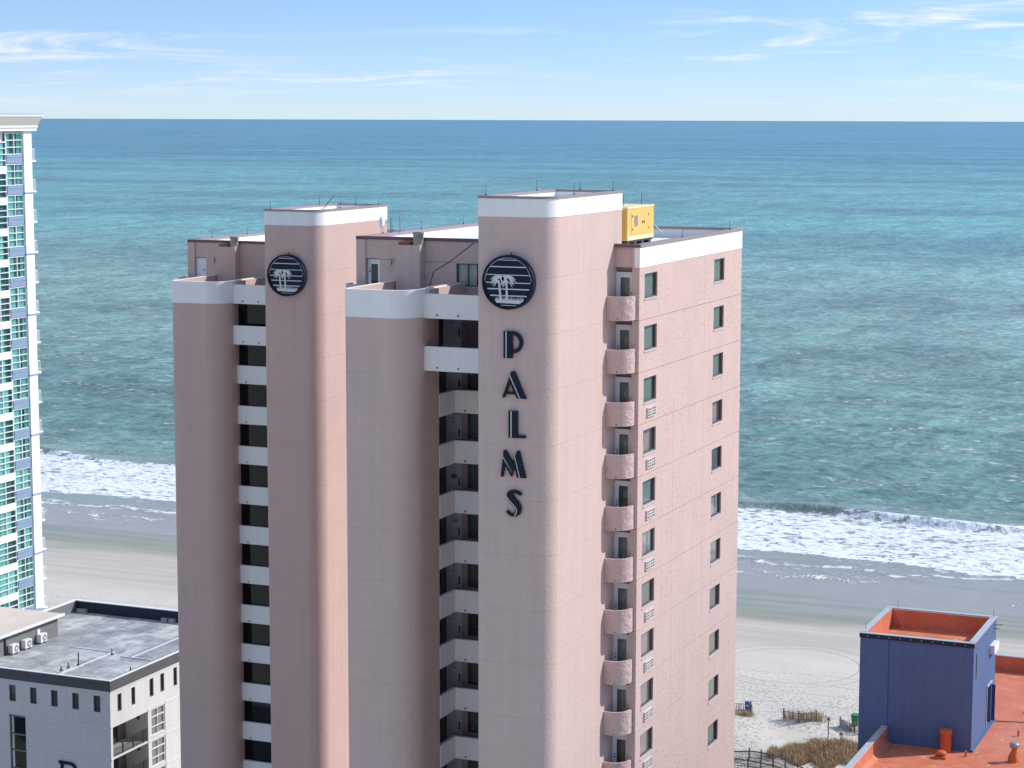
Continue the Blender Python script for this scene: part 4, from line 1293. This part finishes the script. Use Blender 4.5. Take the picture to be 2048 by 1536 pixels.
# raised ribs of the roof membrane
MB().box(-103.6, -99.3, 147.6, 147.72, 14.723, 14.79).box(-99.42, -99.3, 139.5, 147.59, 14.723, 14.79).box(-98.0, -95.0, 146.6, 146.72, 14.723, 14.80).box(-97.0, -96.9, 146.73, 158.5, 14.723, 14.79).build('roof_rib', 'wb_trim', wb)
# roof-top plant room
MB().box(WXL, -107.1, 141.5, 150.7, 14.0, 16.42).build('plant_room', 'wb_grey', wb)
MB().box(WXL, -106.7, 140.9, 151.1, 16.422, 16.62).build('plant_roof', 'tan_roof', wb)
MB().box(-106.72, -106.6, 140.9, 151.1, 16.46, 16.68).build('gutter', 'white_paint', wb)
MB().tube((-107.02, 143.1, 14.72), (-107.02, 143.1, 16.42), 0.07).build('downpipe', 'black_metal', wb)
MB().box(-107.09, -107.0, 147.6, 148.0, 15.55, 15.95).build('switch_box', 'wb_trim', wb)
for i, yq in enumerate((143.9, 145.7, 147.9)):
    ac = thing('air_conditioner', ['white outdoor air conditioner unit beside the black downpipe', 'white outdoor air conditioner unit in the middle of the row of three',
                                   'white outdoor air conditioner unit under the wall switch box'][i], 'air conditioner', (-106.75, yq, 14.72), 'air conditioners along the plant room')
    MB().box(-107.0, -106.55, yq - 0.45, yq + 0.45, 14.87, 15.57).build('casing', 'white_paint', ac)
    MB().tube((-106.549, yq + 0.08, 15.22), (-106.53, yq + 0.08, 15.22), 0.29, n=20).build('fan_guard', 'grey_metal', ac)
    MB().tube((-106.529, yq + 0.08, 15.22), (-106.52, yq + 0.08, 15.22), 0.10, n=12).build('fan_hub', 'white_paint', ac)
    MB().box(-107.0, -106.55, yq - 0.4, yq - 0.3, 14.722, 14.868).box(-107.0, -106.55, yq + 0.3, yq + 0.4, 14.722, 14.868).build('foot', 'concrete', ac)
for i, (xq, yq, h_) in enumerate([(-99.6, 142.9, 1.15), (-99.9, 140.9, 0.42), (-99.9, 141.9, 0.45), (-99.0, 146.9, 0.55), (-94.6, 143.0, 0.35)]):
    lb = ['tall black vent pipe on the grey felt roof', 'short white capped roof vent nearest the front fascia', 'short white capped roof vent beside the tall pipe',
          'white capped roof vent past the membrane rib', 'thin white stub on the side coping'][i]
    rv = thing('roof_vent', lb, 'roof vent', (xq, yq, 14.72), 'vents on the felt roof')
    MB().lathe((xq, yq, 14.722), [(0.22, 0), (0.10, 0.12), (0.05, 0.2), (0.05, h_)], 10).build('pipe', 'black_metal' if i == 0 else 'wb_dark', rv)
    if i:
        MB().lathe((xq, yq, 14.72 + h_), [(0.05, 0), (0.09, 0.03), (0.07, 0.12)], 10).build('cap', 'white_paint', rv)
    MB().box(xq - 0.32, xq + 0.32, yq - 0.32, yq + 0.32, 14.7215, 14.727).build('flashing', 'wb_trim', rv)
lt = thing('wall_letter', 'large navy letter fixed to the pale stucco front', 'sign', (-98.2, WY, 7.0))
mb = MB().xz([(-99.0, 7.85), (-99.0, 7.62), (-98.82, 7.62), (-98.82, 5.9), (-98.58, 5.9), (-98.58, 7.60), (-97.9, 7.60), (-97.9, 7.83)], WY - 0.14, WY - 0.004)
for i in range(12):
    a, b_ = R(90 - 15 * i), R(90 - 15 * (i + 1))
    mb.xz([(-97.9 + 0.62 * math.cos(a), 7.21 + 0.62 * math.sin(a)), (-97.9 + 0.62 * math.cos(b_), 7.21 + 0.62 * math.sin(b_)), (-97.9 + 0.38 * math.cos(b_), 7.21 + 0.38 * math.sin(b_)), (-97.9 + 0.38 * math.cos(a), 7.21 + 0.38 * math.sin(a))], WY - 0.139, WY - 0.005)
mb.xz([(-98.58, 6.82), (-98.58, 6.60), (-97.9, 6.60), (-97.9, 6.82)], WY - 0.138, WY - 0.006)
mb.build('glyph', 'navy_sign', lt)

# ------------------------------------------------------------------ blue and orange building, lower right
ob = thing('orange_roof_building', 'building with orange coated roof and a tall blue stair penthouse', 'building', (-14, 112, 0))
BX0, BX1, BY0, BY1, BZ = -25.45, 8.0, 92.0, 131.2, 25.4
MB().box(BX0, BX1, BY0, BY1, 0, BZ - 0.3).build('body_wall', 'blue_stucco', ob)
MB().box(BX0 + 0.02, BX1 - 0.02, BY0 + 0.02, BY1 - 0.02, BZ - 0.298, BZ).build('roof', 'orange_roof', ob)
pp = MB().box(BX0 - 0.25, BX0, BY0, 113.20, BZ - 0.6, BZ + 0.88).box(BX0 - 0.25, BX0, 119.98, BY1, BZ - 0.6, BZ + 0.86).box(BX0 + 0.001, BX1, BY1, BY1 + 0.25, BZ - 0.6, BZ + 0.9)
pp.build('parapet', 'orange_roof', ob)
# coved foot of the parapet
cv = MB()
for i in range(5):
    a0, a1 = R(18 * i), R(18 * (i + 1))
    r0 = 0.35
    p = lambda a: (BX0 + 0.001 + r0 * (1 - math.sin(a)), BZ + 0.001 + r0 * (1 - math.cos(a)))
    (xa, za), (xb, zb) = p(a0), p(a1)
    cv.add([(xa, BY0, za), (xa, 113.19, za), (xb, 113.19, zb), (xb, BY0, zb)], [(0, 1, 2, 3)], True)
cv.build('parapet_cove', 'orange_roof', ob)
MB().box(BX0 - 0.32, BX0 + 0.03, BY0, 113.19, BZ + 0.882, BZ + 0.95).build('parapet_cap', 'cap_grey', ob)
MB().box(BX0 + 0.035, BX1, BY1 - 0.03, BY1 + 0.3, BZ + 0.902, BZ + 0.97).build('parapet_cap', 'cap_grey', ob)
PX0, PX1, PY0, PY1, PZ = -27.1, -20.82, 113.23, 119.95, 31.46
mb = MB()
for r_ in rects(PY0, PY1, BZ - 1, PZ - 0.1, [(117.5, 118.8, BZ + 0.25, BZ + 2.55)]):
    mb.box(PX1 - 0.3, PX1, r_[0], r_[1], r_[2], r_[3])
mb.box(PX0, PX1 - 0.301, PY0, PY0 + 0.3, 0, PZ - 0.1).box(PX0, PX0 + 0.3, PY0 + 0.301, PY1, 0, PZ - 0.1).box(PX0 + 0.301, PX1 - 0.301, PY1 - 0.3, PY1, BZ, PZ - 0.1)
mb.build('penthouse_wall', 'blue_stucco', ob)
pr = MB().box(PX0 + 0.3, PX1 - 0.3, PY0 + 0.3, PY1 - 0.3, PZ - 1.4, PZ - 1.05)
pr.build('penthouse_roof', 'orange_roof', ob)
il = MB().box(PX0 + 0.301, PX0 + 0.33, PY0 + 0.301, PY1 - 0.301, PZ - 1.05, PZ - 0.02).box(PX1 - 0.33, PX1 - 0.301, PY0 + 0.301, PY1 - 0.301, PZ - 1.05, PZ - 0.02)
il.box(PX0 + 0.331, PX1 - 0.331, PY0 + 0.301, PY0 + 0.33, PZ - 1.05, PZ - 0.02).box(PX0 + 0.331, PX1 - 0.331, PY1 - 0.33, PY1 - 0.301, PZ - 1.05, PZ - 0.02)
il.build('parapet_lining', 'orange_roof', ob)
MB().box(PX0 - 0.04, PX1 + 0.04, PY0 - 0.05, PY0 - 0.002, PZ - 0.24, PZ - 0.001).build('front_trim', 'navy_trim', ob)
MB().box(PX0 - 0.05, PX1 + 0.05, PY0 - 0.06, PY0 + 0.24, PZ, PZ + 0.03).box(PX0 - 0.05, PX1 + 0.05, PY1 - 0.3, PY1 + 0.05, PZ, PZ + 0.06).box(PX0 - 0.05, PX0 + 0.30, PY0 + 0.241, PY1 - 0.301, PZ, PZ + 0.05).box(PX1 - 0.30, PX1 + 0.05, PY0 + 0.241, PY1 - 0.301, PZ, PZ + 0.05).build('penthouse_cap', 'cap_grey', ob)
sc_ = MB()
for i in range(10):
    x = PX0 + 0.4 + i * 0.6
    sc_.box(x, x + 0.05, PY0 - 0.06, PY0 - 0.051, PZ - 0.14, PZ - 0.09)
sc_.build('trim_screws', 'cap_grey', ob)['kind'] = 'stuff'
MB().box(-25.40, PX1 + 0.02, PY0 - 0.09, PY0 - 0.002, BZ + 0.001, BZ + 0.16).box(PX1 + 0.002, PX1 + 0.12, PY0 - 0.09, PY1, BZ + 0.001, BZ + 0.12).build('base_flashing', 'blue_stucco', ob)
MB().box(-25.50, -25.45, PY0 - 0.012, PY0 - 0.002, BZ + 0.9, PZ - 0.25).build('wall_seam', 'blue_door', ob)
dr = MB().box(PX1 - 0.25, PX1 - 0.2, 117.5, 118.8, BZ + 0.25, BZ + 2.55).build('door', 'blue_door', ob)
MB().box(PX1 + 0.001, PX1 + 0.07, 117.42, 118.9, BZ + 2.552, BZ + 2.66).box(PX1 + 0.001, PX1 + 0.05, 117.42, 117.495, BZ + 0.2, BZ + 2.551).box(PX1 + 0.001, PX1 + 0.05, 118.805, 118.88, BZ + 0.2, BZ + 2.551).build('frame', 'cap_grey', dr)
MB().box(PX1 + 0.052, PX1 + 0.24, 118.82, 118.9, BZ + 0.3, BZ + 2.4).build('open_leaf', 'blue_door', dr)
MB().box(PX1 + 0.002, PX1 + 0.28, 118.0, 119.4, 29.75, 30.25).build('light_box', 'white_paint', ob)
MB().box(PX1 + 0.002, PX1 + 0.03, 114.0, 114.06, 29.3, 30.7).build('conduit', 'black_metal', ob)
MB().tube((PX1, 119.3, 31.15), (PX1 + 0.5, 119.3, 31.2), 0.02).tube((PX1, 119.1, 31.0), (PX1 + 0.35, 119.1, 31.0), 0.02).build('bracket', 'black_metal', ob)
for (x, y, z) in [(PX0 + 0.1, PY0 + 0.8, PZ + 0.05), (PX1 - 0.15, PY1 - 0.15, PZ + 0.06), (PX0 + 0.6, PY1 - 0.15, PZ + 0.06)]:
    MB().tube((x, y, z), (x, y, z + 0.4), 0.015, 0.008, 6).build('lightning_rod', 'black_metal', ob)


def roof_thing(name, label, x, y, prof, m='orange_vent', extra=None):
    t = thing(name, label, 'roof vent', (x, y, BZ), 'vents on the orange roof')
    MB().lathe((x, y, BZ + 0.001), prof, 20).build('pipe', m, t)
    return t


roof_thing('roof_vent', 'tall orange painted flue standing against the blue penthouse', -22.12, 112.75, [(0.30, 0), (0.30, 1.0), (0.335, 1.01), (0.335, 1.24), (0.30, 1.26)])
t = roof_thing('roof_vent', 'squat orange mushroom vent in front of the tall flue', -22.1, 111.55, [(0.20, 0), (0.20, 0.2), (0.29, 0.22), (0.29, 0.30), (0.2, 0.38), (0.05, 0.40)])
MB().box(-22.4, -21.8, 111.25, 111.85, BZ + 0.001, BZ + 0.12).build('curb', 'orange_vent', t)
roof_thing('roof_vent', 'thin short orange pipe stub near the penthouse corner', -20.92, 112.3, [(0.06, 0), (0.06, 0.30)])
roof_thing('roof_vent', 'thin short orange pipe stub beyond the silver capped vent', -18.95, 117.3, [(0.06, 0), (0.06, 0.32)])
t = roof_thing('roof_vent', 'orange roof vent with a tapered base and silver cap', -18.35, 112.4, [(0.17, 0.3), (0.15, 0.72), (0.15, 0.78)])
MB().lathe((-18.35, 112.4, BZ), [(0.34, 0.001), (0.32, 0.25), (0.21, 0.5), (0.22, 0.54)], 4).build('base', 'orange_vent', t)
MB().lathe((-18.35, 112.4, BZ + 0.78), [(0.2, 0), (0.25, 0.03), (0.25, 0.22), (0.2, 0.26), (0.05, 0.3)], 20).build('cap', 'grey_metal', t)
roof_thing('roof_vent', 'low orange dome vent by the far roof parapet', -19.0, 122.4, [(0.35, 0), (0.35, 0.2), (0.2, 0.36), (0.05, 0.4)])
cm = MB()
pts = [(-20.7, 119.7), (-19.5, 120.0), (-18.0, 120.5), (-16, 120.7)]
for a, b_ in zip(pts[:-1], pts[1:]):
    cm.tube((a[0], a[1], BZ + 0.03), (b_[0], b_[1], BZ + 0.03), 0.025, n=6)
tag(cm.build('roof_cable', 'wood_brown'), 'dark cable lying across the orange roof', 'cable')

# ------------------------------------------------------------------ beach furniture and dune plants


def gz_(x, y):
    return float(sand_z(np.array([x]), np.array([y]))[0])


bx_, by_ = -59.6, 201.4
bn = thing('barrel_bin', 'blue plastic barrel bin behind the short sand fence', 'bin', (bx_, by_, gz_(bx_, by_)))
z0 = gz_(bx_, by_)
MB().lathe((bx_, by_, z0), [(0.27, 0), (0.30, 0.1), (0.30, 0.28), (0.285, 0.3), (0.30, 0.32), (0.30, 0.58), (0.285, 0.6), (0.30, 0.62), (0.30, 0.85), (0.28, 0.88)], 20).build('drum', 'bin_blue', bn)
MB().lathe((bx_, by_, z0 + 0.88), [(0.31, 0), (0.31, 0.04), (0.1, 0.06)], 20).build('rim', 'bin_blue', bn)
MB().box(bx_ - 0.16, bx_ + 0.16, by_ - 0.315, by_ - 0.295, z0 + 0.55, z0 + 0.68).build('sticker', 'white_paint', bn)
bx_, by_ = -48.3, 200.6
z0 = gz_(bx_, by_)
bn = thing('wheeled_bin', 'green lidded bin on the sand behind the netted fence', 'bin', (bx_, by_, z0))
MB().add([(bx_ - .28, by_ - .3, z0 + .08), (bx_ + .28, by_ - .3, z0 + .08), (bx_ + .28, by_ + .3, z0 + .08), (bx_ - .28, by_ + .3, z0 + .08),
          (bx_ - .36, by_ - .38, z0 + 1.05), (bx_ + .36, by_ - .38, z0 + 1.05), (bx_ + .36, by_ + .38, z0 + 1.05), (bx_ - .36, by_ + .38, z0 + 1.05)],
         [(0, 3, 2, 1), (4, 5, 6, 7), (0, 1, 5, 4), (1, 2, 6, 5), (2, 3, 7, 6), (3, 0, 4, 7)]).build('body', 'bin_green', bn)
MB().box(bx_ - .41, bx_ + .41, by_ - .44, by_ + .44, z0 + 1.052, z0 + 1.13).build('lid', 'bin_green', bn)
MB().tube((bx_ - .3, by_ + .32, z0 + .1), (bx_ + .3, by_ + .32, z0 + .1), 0.1, n=12).build('wheels', 'black_metal', bn)


def post_sign(x, y, h, label, w=0.42, hh=0.5, face='sign_face'):
    z0 = gz_(x, y)
    t = thing('beach_sign', label, 'sign', (x, y, z0), 'signs on the beach path')
    MB().box(x - 0.05, x + 0.05, y - 0.05, y + 0.05, z0 - 0.1, z0 + h).build('post', 'wood_grey', t)
    b_ = MB().box(x - w / 2, x + w / 2, y - 0.075, y - 0.052, z0 + h - hh, z0 + h + 0.03).build('board', face, t)
    MB().box(x - w * 0.3, x + w * 0.3, y - 0.08, y - 0.0755, z0 + h - hh * 0.7, z0 + h - hh * 0.25).build('print', 'wood_brown', b_)
    return t


post_sign(-49.75, 195.6, 2.1, 'small grey notice board on a tall wooden post behind the grass')
post_sign(-46.9, 189.3, 1.9, 'small pale notice on a post inside the dune grass', 0.4, 0.5, 'white_paint')


def fence(name, label, pts, h, m, pick, posts, tilt=0.0, rails=True, group=None):
    t = thing(name, label, 'fence', (pts[0][0], pts[0][1], gz_(*pts[0])), group)
    P = np.array(pts, float)
    seg = np.linalg.norm(np.diff(P, axis=0), axis=1)
    L = seg.sum()
    cum = np.concatenate([[0], np.cumsum(seg)])

    def at(s_):
        return np.array([np.interp(s_, cum, P[:, 0]), np.interp(s_, cum, P[:, 1])])
    pk = MB()
    s_ = 0.0
    while s_ <= L:
        x, y = at(s_)
        z0 = gz_(x, y)
        hh = h * random.uniform(0.86, 1.0)
        dx = random.uniform(-tilt, tilt)
        pk.add([(x - 0.02, y, z0 - 0.05), (x + 0.02, y, z0 - 0.05), (x + 0.02 + dx, y + dx, z0 + hh), (x - 0.02 + dx, y + dx, z0 + hh),
                (x - 0.02, y + 0.015, z0 - 0.05), (x + 0.02, y + 0.015, z0 - 0.05), (x + 0.02 + dx, y + 0.015 + dx, z0 + hh), (x - 0.02 + dx, y + 0.015 + dx, z0 + hh)],
               [(0, 1, 2, 3), (7, 6, 5, 4), (1, 5, 6, 2), (4, 0, 3, 7), (3, 2, 6, 7)])
        s_ += pick
    o = pk.build('pickets', m, t)
    o['kind'] = 'stuff'
    s_ = 0.0
    while s_ <= L + 0.01:
        x, y = at(min(s_, L))
        z0 = gz_(x, y)
        MB().box(x - 0.06, x + 0.06, y + 0.02, y + 0.14, z0 - 0.1, z0 + h * 1.18).build('post', m, t)
        s_ += posts
    if rails:
        for hz in (0.25, 0.9):
            rl_ = MB()
            for q in range(int(L / 0.8)):
                a, b_ = at(q * 0.8), at(min(L, q * 0.8 + 0.8))
                rl_.tube((a[0], a[1] + 0.03, gz_(*a) + h * hz), (b_[0], b_[1] + 0.03, gz_(*b_) + h * hz), 0.03 if hz < 0.5 else (0.07 if m == 'wood_brown' else 0.035), n=6)
            rl_.build('rail', m, t)
    return t


fence('sand_fence', 'short picket sand fence in front of the blue barrel', [(-63.0, 198.6), (-60.3, 199.2), (-58.7, 200.2)], 1.15, 'wood_grey', 0.10, 2.2, 0.05)
fence('sand_fence', 'weathered picket sand fence overgrown with dry beach grass', [(-55.3, 199.4), (-53.4, 198.6), (-51.5, 200.2)], 0.95, 'wood_grey', 0.10, 1.9, 0.08)
fence('sand_fence', 'picket sand fence with netting near the green bin', [(-49.6, 199.6), (-47.5, 197.9), (-44.0, 198.5)], 0.95, 'wood_grey', 0.11, 2.3, 0.05)
nz = gz_(-49, 199.3)
tag(MB().add([(-49.6, 199.55, nz + 1.0), (-48.1, 198.4, nz + 0.35), (-48.1, 198.4, nz), (-49.6, 199.55, nz), (-49.6, 199.57, nz + 1.0), (-48.1, 198.42, nz + 0.35), (-48.1, 198.42, nz), (-49.6, 199.57, nz)],
             [(0, 3, 2, 1), (4, 5, 6, 7), (0, 1, 5, 4), (1, 2, 6, 5)]).build('fence_net', 'net'), 'grey net sagging from a post by the green bin', 'net')
fence('boardwalk_railing', 'brown wooden railing of the beach walkway with square posts', [(-57.6, 185.0), (-54.6, 185.2), (-52.0, 183.9), (-46.0, 181.0)], 0.95, 'wood_brown', 0.14, 1.5, 0.0)
fence('boardwalk_railing', 'second brown walkway railing nearer the palm plant', [(-57.0, 182.9), (-54.2, 182.9), (-51.6, 181.8), (-46.0, 179.0)], 0.9, 'wood_brown', 0.14, 1.5, 0.0)


def blades(mb, pts, hmin, hmax, lean, w):
    for (x, y) in pts:
        z0 = gz_(x, y) - 0.03
        h = random.uniform(hmin, hmax)
        a = random.uniform(0, 6.28)
        l_ = random.uniform(0.2, 1.0) * lean
        dx, dy = math.cos(a) * l_, math.sin(a) * l_
        px, py = -math.sin(a) * w, math.cos(a) * w
        mb.add([(x - px, y - py, z0), (x + px, y + py, z0), (x + dx * 0.4 + px * 0.7, y + dy * 0.4 + py * 0.7, z0 + h * 0.6), (x + dx * 0.4 - px * 0.7, y + dy * 0.4 - py * 0.7, z0 + h * 0.6), (x + dx, y + dy, z0 + h)],
               [(0, 1, 2, 3), (3, 2, 4)])


gm = MB()
pts = []
while len(pts) < 15000:
    x, y = random.uniform(-53.2, -41), random.uniform(182.5, 196.0)
    u = (x + 47.0) / 6.0
    v = (y - 189.3 - 0.35 * (x + 47)) / (3.9 + 0.5 * math.sin(x * 1.7))
    if u * u + v * v < 1 + 0.25 * math.sin(x * 2.3 + y):
        pts.append((x, y))
blades(gm, pts, 0.3, 0.85, 0.4, 0.024)
o = gm.build('dune_grass', 'dune_grass')
o['kind'] = 'stuff'
tag(o, 'dense tan patch of dry dune grass beside the walkway', 'grass')
gm = MB()
pts = [(random.gauss(-53.4, 1.1), random.gauss(199.5, 0.35)) for _ in range(260)] + [(random.gauss(-52.2, 0.6), random.gauss(200.2, 0.3)) for _ in range(160)]
blades(gm, pts, 0.4, 1.5, 0.5, 0.016)
o = gm.build('fence_grass', 'dune_grass')
o['kind'] = 'stuff'
tag(o, 'thin dry grass stalks growing through the weathered sand fence', 'grass')
gm = MB()
pts = [(random.gauss(-59.2, 0.5), random.gauss(199.3, 0.3)) for _ in range(240)] + [(random.gauss(-60.5, 0.5), random.gauss(192.5, 0.7)) for _ in range(160)] + [(random.gauss(-61.2, 0.4), random.gauss(196.2, 0.5)) for _ in range(120)]
blades(gm, pts, 0.25, 0.7, 0.4, 0.025)
o = gm.build('grass_tuft', 'dune_grass')
o['kind'] = 'stuff'
tag(o, 'small tufts of brown grass by the blue barrel fence', 'grass')
gm = MB()
pts = [(random.gauss(-103.5, 1.4), random.gauss(223.5, 0.8)) for _ in range(200)]
blades(gm, pts, 0.4, 1.5, 0.5, 0.02)
o = gm.build('beach_shrub', 'dune_grass')
o['kind'] = 'stuff'
tag(o, 'bare brown beach shrub at the foot of the white hotel', 'grass')
# palm plant by the walkway
pz = gz_(-56.0, 181.5)
pl_ = thing('palm_plant', 'green fan palm growing beside the walkway railing', 'palm', (-56.0, 181.5, pz))
MB().tube((-56.0, 181.5, pz - 0.1), (-56.05, 181.5, pz + 1.0), 0.16, 0.12, 8).build('trunk', 'wood_brown', pl_)
pm = MB()
for q in range(34):
    a = q * 2.399
    el = random.uniform(-0.1, 1.2)
    L = random.uniform(0.8, 1.5)
    for i in range(5):
        t0, t1 = i / 5, (i + 1) / 5

        def fp(t):
            return Vector((-56.05 + math.cos(a) * math.cos(el) * L * t, 181.5 + math.sin(a) * math.cos(el) * L * t, pz + 1.0 + math.sin(el) * L * t - 0.5 * L * t * t))
        p, q2 = fp(t0), fp(t1)
        sd = Vector((-math.sin(a), math.cos(a), 0)) * 0.11
        w0, w1 = math.sin(math.pi * min(1, t0 + 0.15)), math.sin(math.pi * min(1, t1 + 0.15)) + 0.02
        pm.add([p - sd * w0, p + sd * w0, q2 + sd * w1, q2 - sd * w1], [(0, 1, 2, 3)])
pm.build('crown', 'palm_leaf', pl_)
